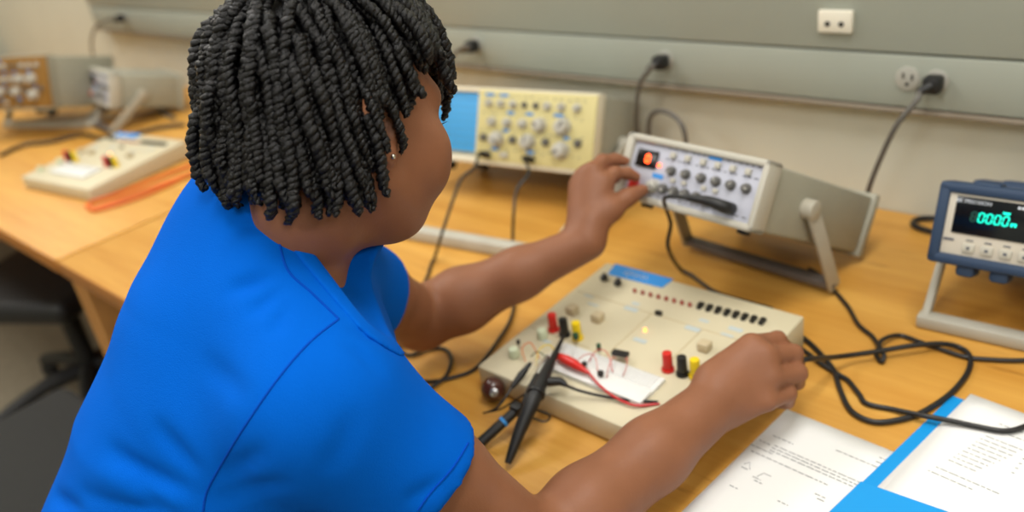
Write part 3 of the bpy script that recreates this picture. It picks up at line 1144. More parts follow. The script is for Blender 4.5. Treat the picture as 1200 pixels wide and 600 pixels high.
def make_generator(loc, rz, label, lit=True, GW=GW, GH=GH, GD=GD, GT=GT, bail=-0.105, pv=(-0.205, 0.048)):
    t = thing('function_generator', label, 'signal generator', loc, rz, None, -GT)
    b = MB()
    b.box((0, -GD / 2 + 0.006, GH / 2), (GW - 0.008, GD - 0.024, GH - 0.006), bev=0.006)
    b.build('case', M_case, t)
    b = MB()                                                     # front rim
    f = -GD + 0.016
    for (c, s) in (((0, f, GH - 0.005), (GW, 0.034, 0.010)), ((0, f, 0.005), (GW, 0.034, 0.010)), ((-GW / 2 + 0.006, f, GH / 2), (0.014, 0.034, GH)), ((GW / 2 - 0.005, f, GH / 2), (0.010, 0.034, GH))):
        b.box(c, s, bev=0.004)
    b.build('front_rim', M_bez, t)
    b = MB()                                                     # rear rim with the two rear feet
    b.box((0, -0.008, GH / 2), (GW + 0.004, 0.016, GH + 0.004), bev=0.004)
    b.build('rear_rim', M_case, t)
    fy = -GD + 0.006
    MB().box((0, fy + 0.002, GH / 2), (GW - 0.020, 0.004, GH - 0.014), bev=0.001).build('front_panel', M_fgface, t)
    F_ = lambda u, v: (-GW / 2 + GW * u, GH * v)
    x, z = F_(0.17, 0.66)
    w = MB().box((x, fy - 0.001, z), (0.037, 0.004, 0.025), bev=0.001).build('display', M_win, t)
    b = MB()                                                     # one lit digit
    for (dx, dz, sx, sz) in ((0, 0.0052, 0.005, 0.0018), (0, -0.0052, 0.005, 0.0018), (-0.0032, 0.0026, 0.0018, 0.0045), (0.0032, 0.0026, 0.0018, 0.0045), (-0.0032, -0.0026, 0.0018, 0.0045), (0.0032, -0.0026, 0.0018, 0.0045)):
        b.box((x + 0.003 + dx, fy - 0.0032, z + dz), (sx, 0.0008, sz))
    b.build('lit_digit', M_ledr if lit else M_win, w)
    x, z = F_(0.27, 0.60)
    MB().sph((x, fy - 0.001, z), 0.0026, 12).build('indicator', M_ledr if lit else M_red, t)
    for u in (0.37, 0.475, 0.585, 0.685, 0.785, 0.885):
        x, z = F_(u, 0.56)
        knob(t, x, fy, z, 0.0062, m1=M_knobd, m2=M_knob, group_ang=u * 9)
        MB().box((x - 0.003, fy - 0.0025, z + 0.021), (0.008, 0.006, 0.0085), bev=0.001).build('button', M_bez, t)
    for i, u in enumerate((0.27, 0.345, 0.425, 0.505, 0.585)):
        x, z = F_(u, 0.28)
        knob(t, x, fy, z, 0.0066 if i else 0.0085, m1=M_knobd if i else M_knob, m2=M_knob if i else M_knobd, group_ang=u * 7)
    for u in (0.40, 0.48, 0.62, 0.70):
        x, z = F_(u, 0.43)
        MB().box((x, fy - 0.002, z), (0.007, 0.005, 0.006), bev=0.001).build('button', M_bez, t)
    x, z = F_(0.13, 0.24)                                          # red power key under the display
    MB().box((x, fy - 0.004, z), (0.012, 0.010, 0.014), bev=0.0015).build('power_key', M_red, t)
    for u, v in ((0.66, 0.27), (0.76, 0.25)):
        x, z = F_(u, v)
        MB().cyl((x, fy, z), (x, fy - 0.011, z), 0.0058, n=16, bev=0.0006).build('connector', M_metal, t)
    b = MB()
    for u, v, sx in ((0.64, 0.88, 0.020), (0.28, 0.44, 0.018)):
        x, z = F_(u, v)
        b.box((x, fy - 0.0004, z), (sx, 0.001, 0.0065))
    b.build('blue_print', M_blue, t)
    b = MB()
    rr = random.Random(3)
    for v in (0.72, 0.88, 0.17):
        for k in range(16):
            x, z = F_(0.32 + 0.04 * k + rr.uniform(-0.01, 0.01), v)
            b.box((x, fy - 0.0003, z), (rr.uniform(0.003, 0.006), 0.0008, 0.0012))
    b.build('panel_print', M_print, t)['kind'] = 'stuff'
    b = MB()
    for k in range(7):
        x, z = F_(0.06 + 0.022 * k, 0.905)
        b.box((x, fy - 0.0003, z), (0.0034, 0.0008, 0.004))
    b.build('red_print', M_redp, t)
    # bail
    by, bz = tilted(GT, bail, 0.006)
    for s in (-1, 1):
        a = Vector((s * (GW / 2 + 0.007), pv[0], pv[1]))
        c = Vector((s * (GW / 2 + 0.014), by, bz))
        d = c - a
        R_ = d.to_track_quat('Z', 'X').to_matrix()
        b = MB()
        b.box((a + c) / 2, (0.024, 0.006, d.length + 0.010), bev=0.002, rot=R_)
        b.cyl((s * (GW / 2 - 0.006), pv[0], pv[1]), (s * (GW / 2 + 0.013), pv[0], pv[1]), 0.014, n=24, bev=0.002)
        b.build('bail_arm', M_stand, t)
    MB().box((0, by, bz), (GW + 0.034, 0.022, 0.011), bev=0.003, rot=Matrix.Rotation(GT, 3, 'X')).build('bail_bar', M_darkstand, t)
    for s in (-1, 1):
        for y in (-GD + 0.04, -0.05):
            MB().cyl((s * (GW / 2 - 0.035), y, 0.004), (s * (GW / 2 - 0.035), y, -0.006), 0.009, n=16, bev=0.001).build('foot', M_black, t)
    return t


gen = make_generator((-0.571, 1.164, DESK + 0.010), math.radians(-5.9), 'grey signal generator with a lit red display that the hand is touching')

# --- oscilloscope (blue screen, cream-yellow control panel)
OW, OH, OD, OT = 0.410, 0.147, 0.180, math.radians(22.5)


def make_scope(loc, rz, label, face, rim=None, OW=OW, OH=OH, OD=OD, OT=OT):
    t = thing('oscilloscope', label, 'oscilloscope', loc, rz, None, -OT)
    MB().box((0, -OD / 2, OH / 2), (OW - 0.006, OD - 0.012, OH - 0.004), bev=0.006).build('case', M_case, t)
    f = -OD + 0.010
    b = MB()
    for (c, s) in (((0, f, OH - 0.004), (OW, 0.030, 0.010)), ((0, f, 0.006), (OW, 0.030, 0.014)), ((-OW / 2 + 0.008, f, OH / 2), (0.018, 0.030, OH)), ((OW / 2 - 0.003, f, OH / 2), (0.008, 0.030, OH)), ((-0.052, f - 0.003, OH / 2), (0.022, 0.022, OH - 0.01))):
        b.box(c, s, bev=0.003)
    b.build('front_rim', rim or M_cream, t)
    fy = -OD + 0.002
    MB().box((0.0735, fy - 0.006, OH / 2 + 0.002), (0.264, 0.006, OH - 0.010), bev=0.001).build('control_panel', face, t)
    MB().box((-0.125, fy + 0.002, OH / 2 + 0.006), (0.132, 0.004, OH - 0.030), bev=0.001).build('screen', M_crt, t)
    gr = MB()
    for k in range(1, 10):
        gr.box((-0.191 + 0.0132 * k, fy - 0.0003, OH / 2 + 0.006), (0.0005, 0.0006, OH - 0.036))
    for k in range(1, 8):
        gr.box((-0.125, fy - 0.0003, 0.021 + (OH - 0.030) * k / 8), (0.128, 0.0006, 0.0005))
    gr.build('graticule', M_print, t)
    y0 = fy - 0.009
    X = lambda u: -0.058 + 0.258 * u
    Z = lambda v: 0.010 + (OH - 0.020) * v
    for i, u in enumerate((0.10, 0.21, 0.32, 0.42, 0.52, 0.62, 0.74, 0.87)):
        knob(t, X(u), y0, Z(0.86), 0.0072 if i not in (3, 4) else 0.0055, m1=M_knob if i not in (3, 4) else M_knobd, group_ang=i * 1.1)
    for i, (u, r) in enumerate(((0.14, 0.0085), (0.28, 0.0085), (0.42, 0.0085), (0.57, 0.0125), (0.77, 0.0145))):
        knob(t, X(u), y0, Z(0.58), r, group_ang=i * 1.7)
    for i, (u, r, v) in enumerate(((0.07, 0.007, 0.33), (0.20, 0.0135, 0.32), (0.34, 0.007, 0.33), (0.48, 0.0135, 0.32), (0.63, 0.007, 0.34), (0.77, 0.0145, 0.24), (0.90, 0.007, 0.36))):
        knob(t, X(u), y0, Z(v), r, m1=M_knob if r > 0.01 else M_knobd, m2=M_knobd, group_ang=i * 2.1)
    for u in (0.12, 0.52):
        MB().cyl((X(u), y0, Z(0.085)), (X(u), y0 - 0.012, Z(0.085)), 0.0065, n=18, bev=0.0008).build('connector', M_metal, t)
    MB().box((X(0.27), y0 - 0.002, Z(0.09)), (0.018, 0.006, 0.010), bev=0.001).build('button', M_bez, t)
    b = MB()
    for (u, v, sx) in ((0.10, 0.985, 0.020), (0.23, 0.985, 0.020), (0.30, 0.73, 0.016), (0.47, 0.73, 0.016), (0.72, 0.74, 0.020), (0.27, 0.46, 0.014), (0.18, 0.17, 0.016), (0.50, 0.17, 0.018), (0.80, 0.42, 0.012)):
        b.box((X(u), fy - 0.0094, Z(v)), (sx, 0.001, 0.0055))
    b.build('blue_print', M_blue, t)
    b = MB()
    rr = random.Random(5)
    for v in (0.70, 0.44, 0.17, 0.96):
        for k in range(15):
            b.box((X(0.05 + 0.062 * k + rr.uniform(-0.01, 0.01)), fy - 0.0093, Z(v + rr.uniform(-0.02, 0.02))), (rr.uniform(0.003, 0.008), 0.0008, 0.0014))
    b.build('panel_print', M_print, t)['kind'] = 'stuff'
    return t


def scope_stand(t, yb, zr, OW=OW, OD=OD, OT=OT):
    by, bz = tilted(OT, yb, 0.013 - zr)
    for s in (-1, 1):
        a = Vector((s * (OW / 2 + 0.008), -0.070, 0.060))
        c = Vector((s * (OW / 2 + 0.012), by, bz))
        d = c - a
        b = MB()
        b.box((a + c) / 2, (0.020, 0.007, d.length + 0.012), bev=0.002, rot=d.to_track_quat('Z', 'X').to_matrix())
        b.cyl((s * (OW / 2 - 0.006), -0.07, 0.06), (s * (OW / 2 + 0.014), -0.07, 0.06), 0.014, n=24, bev=0.002)
        b.build('handle_arm', M_bez, t)
    MB().box((0, by, bz), (OW + 0.032, 0.026, 0.024), bev=0.005, rot=Matrix.Rotation(OT, 3, 'X')).build('handle_bar', M_bez, t)
    for s in (-1, 1):
        for y in (-OD + 0.035, -0.03):
            MB().cyl((s * (OW / 2 - 0.05), y, 0.003), (s * (OW / 2 - 0.05), y, -0.020), 0.016, 0.014, n=18, bev=0.002).build('foot', M_black, t)


_yw = math.radians(8.5)
_fc = V3(-1.167, 1.203, 0) + V3(math.sin(_yw), -math.cos(_yw), 0) * 0.136 * math.cos(OT)
_rc = _fc - V3(math.sin(_yw), -math.cos(_yw), 0) * OD * math.cos(OT)
_rz = 0.020 + (0.136 - OD) * math.sin(OT)
_rc = _rc + V3(math.cos(_yw), math.sin(_yw), 0) * 0.012
scope = make_scope((_rc[0], _rc[1], DESK + _rz + 0.009), _yw, 'oscilloscope with a blue screen and cream-yellow knob panel right of the head', M_yface)
_bar = at(580, 296)
_rel = (_bar - V3(_rc[0], _rc[1], DESK))
scope_stand(scope, float(_rel[0] * -math.sin(_yw) + _rel[1] * math.cos(_yw)), _rz + 0.009)

# --- bench multimeter (blue rubber frame, black display with teal digits)
M_rub = mat('blue_rubber', rgb(36, 58, 86), rough=0.6)
M_mface = mat('ivory_face', rgb(206, 198, 182), rough=0.5)
M_disp = mat('black_window', rgb(10, 16, 22), rough=0.15, spec=0.5)
M_teal = mat('teal_digits', rgb(0, 225, 190), emit=(0.0, 0.78, 0.60, 1), estr=1.5)
M_teald = mat('dim_segments', rgb(0, 70, 62), rough=0.4)
M_wprint = mat('white_print', rgb(205, 212, 222), rough=0.5)
MW, MH, MD, MT = 0.222, 0.101, 0.235, math.radians(22)


def seg7(b, x, y, z, ch, h, w, th, slant=0.10):
    S = {'0': 'abcdef', '8': 'abcdefg', '|': 'bc'}[ch]
    P_ = {'a': (0, h / 2, 1), 'd': (0, -h / 2, 1), 'g': (0, 0, 1), 'b': (w / 2, h / 4, 0), 'c': (w / 2, -h / 4, 0), 'f': (-w / 2, h / 4, 0), 'e': (-w / 2, -h / 4, 0)}
    for s in S:
        dx, dz, hor = P_[s]
        b.box((x + dx + slant * dz, y, z + dz), (w * 0.8, 0.0006, th) if hor else (th, 0.0006, h * 0.42))


def text_mesh(body, size, mtl, parent, loc, name):
    cu = bpy.data.curves.new(name, 'FONT')
    cu.body = body
    cu.size = size
    cu.align_x = 'LEFT'
    cu.extrude = 0.0002
    o = bpy.data.objects.new(name, cu)
    COL.objects.link(o)
    dg = bpy.context.evaluated_depsgraph_get()
    me = bpy.data.meshes.new_from_object(o.evaluated_get(dg))
    bpy.data.objects.remove(o)
    q = bpy.data.objects.new(name, me)
    COL.objects.link(q)
    me.materials.clear()
    me.materials.append(mtl)
    q.parent = parent
    q.location = loc
    q.rotation_euler = (math.pi / 2, 0, 0)
    return q


mt = thing('bench_multimeter', 'blue bench multimeter with teal digits at the right edge', 'multimeter', (-0.219, 1.232, DESK + 0.020), math.radians(3.0), None, -MT)
MB().box((0, -MD / 2 + 0.01, MH / 2), (MW - 0.016, MD - 0.03, MH - 0.012), bev=0.006).build('case', M_mface, mt)
for y, nm in ((-MD + 0.030, 'front_bumper'), (-0.022, 'rear_bumper')):
    b = MB()
    for (c, s) in (((0, y, MH - 0.006), (MW, 0.055, 0.014)), ((0, y, 0.006), (MW, 0.055, 0.014)), ((-MW / 2 + 0.007, y, MH / 2), (0.014, 0.055, MH)), ((MW / 2 - 0.007, y, MH / 2), (0.014, 0.055, MH))):
        b.box(c, s, bev=0.005)
    for x in (-0.066, -0.028, 0.028, 0.066):
        b.box((x, y, -0.006), (0.022, 0.040, 0.016), bev=0.005)
    for x in (-0.06, 0.0, 0.06):
        b.box((x, y, MH + 0.001), (0.030, 0.040, 0.006), bev=0.0025)
    b.build(nm, M_rub, mt)
fy = -MD + 0.010
MB().box((0, fy, MH / 2), (MW - 0.026, 0.006, MH - 0.024), bev=0.001).build('face', M_mface, mt)
dsp = MB().box((0.004, fy - 0.003, 0.0627), (MW - 0.036, 0.004, 0.046), bev=0.001).build('display', M_disp, mt)
b = MB()
for k in range(4):
    seg7(b, -0.058 + 0.0088 * k, fy - 0.0054, 0.0627, '0', 0.0110, 0.0056, 0.0016)
b.box((-0.0245, fy - 0.0054, 0.0591), (0.0024, 0.0006, 0.0040))
b.box((-0.0205, fy - 0.0054, 0.0591), (0.0024, 0.0006, 0.0040))
b.box((-0.0225, fy - 0.0054, 0.0607), (0.0060, 0.0006, 0.0014))
b.box((-0.0320, fy - 0.0054, 0.0720), (0.0080, 0.0006, 0.0026))
b.build('digits', M_teal, dsp)
b = MB()
seg7(b, -0.0665, fy - 0.0054, 0.0627, '8', 0.0110, 0.0050, 0.0022)
b.build('dim_digit', M_teald, dsp)
text_mesh('BK PRECISION', 0.0062, M_wprint, dsp, (-0.089, fy - 0.0053, 0.0783), 'maker_print')
b = MB()
for k in range(2):
    for j in range(3):
        b.box((-0.020 + 0.024 * k + 0.0042 * j, fy - 0.0053, 0.0805), (0.0032, 0.0006, 0.0032))
b.build('status_print', M_wprint, dsp)
for r_, zz in ((0, 0.030), (1, 0.016)):
    for k in range(6):
        if r_ == 1:
            MB().box((-0.066 + 0.0205 * k, fy - 0.004, 0.0233), (0.014, 0.005, 0.011), bev=0.0015).build('button', M_bez, mt)
b = MB()
for k in range(6):
    b.box((-0.066 + 0.0205 * k, fy - 0.0068, 0.0233), (0.004, 0.0004, 0.0035))
    b.box((-0.066 + 0.0205 * k, fy - 0.0034, 0.0327), (0.008, 0.0005, 0.0016))
b.build('button_print', M_print, mt)
MB().box((-MW / 2 + 0.021, fy - 0.0035, 0.0309), (0.012, 0.0008, 0.003)).build('power_print', M_print, mt)
_b = at(1140, 393)
_rel = _b - V3(-0.219, 1.232, DESK)
by, bz = tilted(MT, float(_rel[1]), 0.010 - 0.020)
for s in (-1, 1):
    a = Vector((s * (MW / 2 - 0.002), -0.140, 0.012))
    c = Vector((s * (MW / 2 - 0.002), by, bz))
    d = c - a
    b = MB()
    b.box((a + c) / 2, (0.018, 0.010, d.length + 0.014), bev=0.003, rot=d.to_track_quat('Z', 'X').to_matrix())
    b.cyl((s * (MW / 2 - 0.010), -0.14, 0.018), (s * (MW / 2 + 0.004), -0.14, 0.018), 0.014, n=24, bev=0.002)
    b.build('bail_arm', M_bez, mt)
MB().box((0, by, bz), (MW + 0.014, 0.022, 0.018), bev=0.004, rot=Matrix.Rotation(MT, 3, 'X')).build('bail_bar', M_bez, mt)
# ------------------------------------------------------------------ electronics trainer board
TX, TY, TW, TD, TF, TR_ = -0.588, 0.903, 0.322, 0.294, 0.034, 0.049
M_tr = mat('trainer_cream', rgb(206, 196, 166), rough=0.5, noise=0.02, nscale=20)
M_trs = mat('trainer_base', rgb(200, 187, 154), rough=0.55)
M_bb = mat('breadboard_white', rgb(226, 226, 222), rough=0.5)
M_sw = mat('switch_black', rgb(26, 25, 24), rough=0.4)
M_ledm = mat('unlit_red_led', rgb(150, 34, 26), rough=0.3)
M_postg = mat('greenish_white', rgb(206, 214, 184), rough=0.4)
M_beigek = mat('beige_knob', rgb(196, 180, 146), rough=0.5)
SLP = math.atan2(TR_ - TF, TD)
TN = V3(0, -math.sin(SLP), math.cos(SLP))


def tz(y):
    return TF + (TR_ - TF) * (y + TD) / TD


def T(px, py, up=0.0):
    """measured point on the sloped top -> trainer coordinates"""
    r = sight(px, py)
    o = V3(TX, TY, DESK + TR_) + TN * up
    k = ((o - CAM_POS) @ TN) / (r @ TN)
    q = CAM_POS + r * k - V3(TX, TY, DESK)
    return q


def post(parent, p, mtl, name='binding_post', r=0.0066, h=0.027):
    b = MB()
    p = np.array(p)
    b.cyl(p, p + V3(0, 0, 0.004), r * 1.25, n=18)
    b.cyl(p + V3(0, 0, 0.004), p + V3(0, 0, h), r, r * 0.92, n=18, bev=0.001)
    return b.build(name, mtl, parent)


tr = thing('trainer_board', 'cream electronics trainer board between the two hands, wired breadboard on it', 'trainer board', (TX, TY, DESK), 0)
prof = [(0, 0.003), (0, TR_), (-TD, TF), (-TD, 0.003)]
MB().prism(prof, (0, 1, 0), (0, 0, 1), (1, 0, 0), -TW / 2, TW / 2, bev=0.003).build('housing', M_tr, tr)
for sx in (-1, 1):
    for y in (-0.02, -TD + 0.02):
        MB().cyl((sx * (TW / 2 - 0.02), y, 0), (sx * (TW / 2 - 0.02), y, 0.005), 0.008, n=14).build('foot', M_black, tr)
g = MB()                                         # panel outlines engraved on the top
for (a, c) in (((-TW / 2 + 0.008, -0.085), (TW / 2 - 0.008, -0.085)), ((-0.02, -0.085), (-0.02, -TD + 0.09)), ((-TW / 2 + 0.008, -0.19), (-0.05, -0.19)), ((0.06, -0.085), (0.06, -0.16))):
    g.tube([V3(a[0], a[1], tz(a[1]) + 0.0001), V3(c[0], c[1], tz(c[1]) + 0.0001)], 0.0006, 6)
M_line = mat('panel_line', rgb(186, 168, 128), rough=0.6)
g.build('panel_lines', M_line, tr)
# blue tag with a pale scrawl at the rear edge
q = [T(721, 309, .0008), T(789, 327, .0008), T(776, 337, .0008), T(712, 321, .0008)]
lab = MB()
lab.quad(q)
lab.quad([v + V3(0, 0, -0.0006) for v in q][::-1])
for i in range(4):
    lab.quad([q[i], q[i] - V3(0, 0, .0006), q[(i + 1) % 4] - V3(0, 0, .0006), q[(i + 1) % 4]])
labo = lab.build('name_tag', M_blue, tr, smooth=False)
ex, ey = (q[1] - q[0]), (q[3] - q[0])
sc_ = []
for k in range(22):
    t_ = 0.22 + 0.42 * k / 21
    sc_.append(q[0] + ex * t_ + ey * (0.5 + 0.22 * math.sin(k * 1.9) * (1 - 0.3 * math.sin(k))) + V3(0, 0, 0.0004))
MB().tube(sc_, 0.0006, 5).build('handwriting', M_wprint, labo)
# switches, lamps
for px, py in ((708, 328), (724, 334)):
    p = T(px, py)
    MB().box(p + V3(0, 0, 0.004), (0.007, 0.011, 0.010), bev=0.001, rot=Matrix.Rotation(0.3, 3, 'X')).build('toggle', M_sw, tr)
for k in range(8):
    p = T(744 + 64.5 * k / 7, 342 + 16.5 * k / 7)
    MB().cyl(p - V3(0, 0, 0.001), p + V3(0, 0, 0.003), 0.0028, n=14).sph(p + V3(0, 0, 0.003), 0.0028, 12).build('lamp', M_ledm, tr)
for k in range(8):
    p = T(821 + 72.5 * k / 7, 360 + 18.5 * k / 7)
    b = MB()
    b.box(p + V3(0, 0, 0.0025), (0.0058, 0.013, 0.006), bev=0.0008)
    b.box(p + V3(0, -0.002, 0.006), (0.0036, 0.0050, 0.006), bev=0.0008)
    b.build('slide_switch', M_sw, tr)
p = T(772, 369)
MB().box(p + V3(0, 0, 0.003), (0.010, 0.006, 0.006), bev=0.001).build('push_switch', M_sw, tr)
MB().cyl(T(756, 388) - V3(0, 0, 0.001), T(756, 388) + V3(0, 0, 0.003), 0.0019, n=14).sph(T(756, 388) + V3(0, 0, 0.003), 0.0019, 12).build('lit_lamp', M_ledo, tr)
# pale printed legends
M_leg = mat('legend_blue_grey', rgb(186, 196, 196), rough=0.6)
for px, py, w_, d_ in ((740, 362, 0.022, 0.010), (745, 356, 0.012, 0.006), (812, 385, 0.022, 0.010), (825, 376, 0.014, 0.006), (862, 386, 0.020, 0.008), (750, 399, 0.020, 0.008), (690, 347, 0.016, 0.004), (695, 357, 0.018, 0.004), (640, 400, 0.016, 0.006), (852, 393, 0.018, 0.005)):
    p = T(px, py)
    MB().box(p + V3(0, 0, 0.0002), (w_, d_, 0.0006)).build('legend', M_leg, tr)
# knobs
for px, py in ((671, 367), (701, 376), (826, 410)):
    p = T(px, py)
    MB().box(p + V3(0, 0, 0.006), (0.015, 0.015, 0.013), bev=0.002).build('square_knob', M_beigek, tr)
for px, py in ((603, 418), (636, 396)):
    p = T(px, py)
    MB().cyl(p, p + V3(0, 0, 0.014), 0.0075, 0.0068, n=20, bev=0.0015).build('round_knob', M_postg, tr)
# binding posts
for px, py, mm, nm in ((649, 387, M_red, 'red binding post'), (662, 393, M_sw, 'black binding post'), (677, 397, M_yel, 'yellow binding post'), (783, 434, M_red, 'red binding post'), (800, 439, M_sw, 'black binding post'), (815, 442, M_yel, 'yellow binding post')):
    post(tr, T(px, py), mm)['label'] = nm
# breadboard
c4 = [T(664, 416), T(781, 448), T(758, 476), T(628, 436)]
cb = sum(c4) / 4
wx = 0.5 * (np.linalg.norm(c4[1] - c4[0]) + np.linalg.norm(c4[2] - c4[3]))

bc = V3(-0.002, -0.228, tz(-0.228))
RS = Matrix.Rotation(SLP, 3, 'X')
b = MB()
for dy in (-0.0145, 0.0145):
    b.box(bc + V3(0, dy, 0.003), (0.160, 0.0255, 0.007), bev=0.0008, rot=RS)
b.box(bc + V3(0, 0, 0.002), (0.160, 0.010, 0.005), rot=RS)
bb = b.build('breadboard', M_bb, tr)
b = MB()
for i in range(30):
    for dy in (-0.024, -0.019, -0.014, -0.009, -0.004, 0.004, 0.009, 0.014, 0.019, 0.024):
        b.box(bc + V3(-0.0725 + 0.005 * i, dy, 0.0066 + dy * math.tan(SLP)), (0.0013, 0.0013, 0.0003))
b.build('contact_holes', M_print, bb)['kind'] = 'stuff'

# the second board of the same kind on the far bench (copied before anything is plugged in)
lt = dup(tr, (-2.321, 0.911, DESK), math.radians(8.6), 'blurred cream trainer board alone on the left bench')

# things plugged into or clipped onto the board; W() = point above the board top
W = lambda px, py, up=0.0: T(px, py, up) + V3(TX, TY, DESK)


def chip(px, py, label, l=0.024, rot=0.2):
    c = W(px, py, 0.010)
    t = thing('integrated_circuit', label, 'chip', c, rot)
    MB().box((0, 0, 0.001), (l, 0.0095, 0.005), bev=0.0006).build('package', M_sw, t)
    b = MB()
    for s in (-1, 1):
        for k in range(5):
            b.box((-l / 2 + l * (k + 0.5) / 5, s * 0.0052, -0.0025), (0.0012, 0.0006, 0.006))
    b.build('pins', M_metal, t)
    return t


chip(727, 415, 'black chip at the rear edge of the breadboard', 0.022)


def comp(px, py, label, m1, r=0.0035, h=0.008, name='transistor', cat='transistor', lift=0.010):
    p = W(px, py, 0.0)
    t = thing(name, label, cat, p)
    MB().cyl((0, 0, lift), (0, 0, lift + h), r, n=14, bev=r * 0.2).build('body', m1, t)
    b = MB()
    for dx in (-0.0015, 0.0015):
        b.tube([V3(dx, 0, 0.003), V3(dx, 0, lift)], 0.0004, 5)
    b.build('leads', M_metal, t)


comp(705, 447, 'small black component near the middle of the breadboard', M_sw, 0.0042, 0.005)
comp(686, 436, 'small black component beside the red clip on the breadboard', M_sw, 0.0036, 0.005)
comp(703, 418, 'tall dark green component left of the black chip', M_grn, 0.0030, 0.010)
comp(676, 404, 'dark green component in front of the yellow post', M_grn, 0.0042, 0.008)
comp(609, 410, 'tiny black component at the left edge of the trainer board', M_sw, 0.0026, 0.006)


def wire(pts, r, mtl, name, label, cat, n=8):
    o = MB().tube(rest(pts, n, r), r, 8).build(name, mtl)
    tag(o, label, cat)
    return o


M_org = mat('orange_wire', rgb(222, 110, 40), rough=0.5)
M_pink = mat('pale_red_wire', rgb(205, 110, 96), rough=0.5)
wire([W(722, 421, .007), W(719, 418, .022), W(714, 428, .020), W(711, 443, .007)], 0.0006, M_pink, 'jumper_wire', 'thin red jumper arching down from the left end of the chip', 'wire')
wire([W(732, 422, .007), W(735, 419, .020), W(734, 430, .018), W(730, 441, .007)], 0.0006, M_pink, 'jumper_wire', 'thin red jumper under the right end of the chip', 'wire')
wire([W(672, 428, .007), W(685, 416, .024), W(697, 418, .022), W(701, 440, .007)], 0.0006, M_pink, 'jumper_wire', 'thin red jumper looping over the left end of the breadboard', 'wire')
wire([W(616, 424, .006), W(612, 408, .020), W(622, 402, .022), W(632, 420, .006)], 0.0007, M_org, 'jumper_wire', 'orange jumper loop beside the left round knob', 'wire')
wire([W(622, 431, .006), W(640, 415, .020), W(652, 412, .018), W(655, 424, .007)], 0.0007, M_white, 'jumper_wire', 'pale jumper loop left of the red clip', 'wire')

wire([W(628, 428, .006), W(632, 410, .018), W(644, 404, .022), W(652, 416, .007)], 0.0007, M_yel, 'jumper_wire', 'yellow jumper loop in front of the black post', 'wire')
wire([W(640, 436, .006), W(640, 420, .022), W(630, 412, .020), W(622, 418, .006)], 0.0007, M_grn, 'jumper_wire', 'green jumper loop behind the small black clip', 'wire')
wire([W(690, 424, .007), W(700, 410, .018), W(712, 414, .018), W(718, 436, .007)], 0.0006, M_redw, 'jumper_wire', 'bright red jumper loop left of the black chip', 'wire')

# ------------------------------------------------------------------ probes and clips in front of the board
def rod(pts, rs, mtl, name, parent=None, n=6):
    q = spline(pts, n)
    r = np.interp(np.linspace(0, 1, len(q)), np.linspace(0, 1, len(rs)), rs)
    return MB().tube(q, list(r), 14).build(name, mtl, parent)


a0, a1, a2, a3, a4 = at(661, 393, .062), at(646, 424, .062), at(628, 462, .058), at(612, 498, .038), at(595, 543, .010)
t = thing('test_probe', 'black oscilloscope probe hooked to the board and leaning over its front edge', 'probe', a4)
rod([a1, a2, a3, a4], [0.0052, 0.0080, 0.0095, 0.0088, 0.0068, 0.0040], M_black, 'handle', None)
h_ = COL.objects['handle']
wparent(h_, t)
wparent(rod([a0, 0.5 * (a0 + a1), a1], [0.0018, 0.0034, 0.0052], M_black, 'hook_sleeve'), t)
rg = unit(a2 - a1)
wparent(MB().cyl(a2 - rg * 0.006, a2 + rg * 0.002, 0.0115, n=20, bev=0.002).build('finger_guard', M_black), t)
c0_, c1_ = at(606, 480, .034), at(562, 520, .012)
t = thing('test_probe', 'black cylindrical probe plug with a blue ring at the board corner', 'probe', c1_)
wparent(rod([c0_, 0.5 * (c0_ + c1_), c1_], [0.0060, 0.0066, 0.0066], M_black, 'barrel'), t)
dd = unit(c1_ - c0_)
cm = c0_ + (c1_ - c0_) * 0.36
wparent(MB().cyl(cm - dd * 0.002, cm + dd * 0.002, 0.0071, n=20).build('blue_ring', M_blue), t)
wparent(MB().box(c0_ + V3(0, 0, 0.001), (0.016, 0.014, 0.014), bev=0.003).build('collar', M_black), t)
wparent(MB().tube(rest([c1_, at(538, 540, .006), at(512, 566, .004), at(500, 610, .004)], 8, 0.0030), 0.0030, 8).build('cord', M_cable), t)
b0, b1 = at(622, 425, .056), at(600, 454, .040)
t = thing('alligator_clip', 'small black clip left of the hooked probe', 'clip', b1)
wparent(rod([b0, 0.5 * (b0 + b1), b1], [0.0022, 0.0052, 0.0030], M_black, 'boot'), t)
wparent(MB().tube(spline([b1, at(592, 466, .034), at(582, 478, .026), at(572, 483, .020)], 8), 0.0016, 8).build('lead', M_cable), t)
b0, b1 = at(650, 416, .052), at(690, 437, .050)
t = thing('alligator_clip', 'red clip on a red lead at the breadboard', 'clip', b1)
wparent(rod([b0, at(668, 424, .054), at(680, 431, .053), b1], [0.0040, 0.0068, 0.0062, 0.0040, 0.0022], M_red, 'boot'), t)
wparent(MB().tube(spline([b1, at(703, 452, .048), at(720, 465, .043), at(744, 475, .040), at(773, 473, .038)], 8), 0.0017, 8).build('lead', M_redw), t)
b0, b1 = at(640, 447, .058), at(664, 452, .054)
t = thing('alligator_clip', 'black clip with a black lead lying across the breadboard', 'clip', b0)
wparent(rod([at(634, 440, .060), b0, at(656, 447, .056), b1], [0.0040, 0.0064, 0.0056, 0.0024], M_black, 'boot'), t)
wparent(MB().tube(spline([b1, at(680, 458, .047), at(705, 464, .042), at(738, 469, .040), at(771, 471, .040)], 8), 0.0019, 8).build('lead', M_cable), t)
M_silver = mat('bright_clip', rgb(205, 205, 205), rough=0.25, metal=0.9)
b0, b1 = at(642, 417, .060), at(630, 440, .058)
t = thing('clip_jaw', 'silver alligator clip between the two black probes', 'clip', b1)
wparent(rod([b0, 0.5 * (b0 + b1), b1], [0.0020, 0.0046, 0.0040], M_silver, 'jaw'), t)
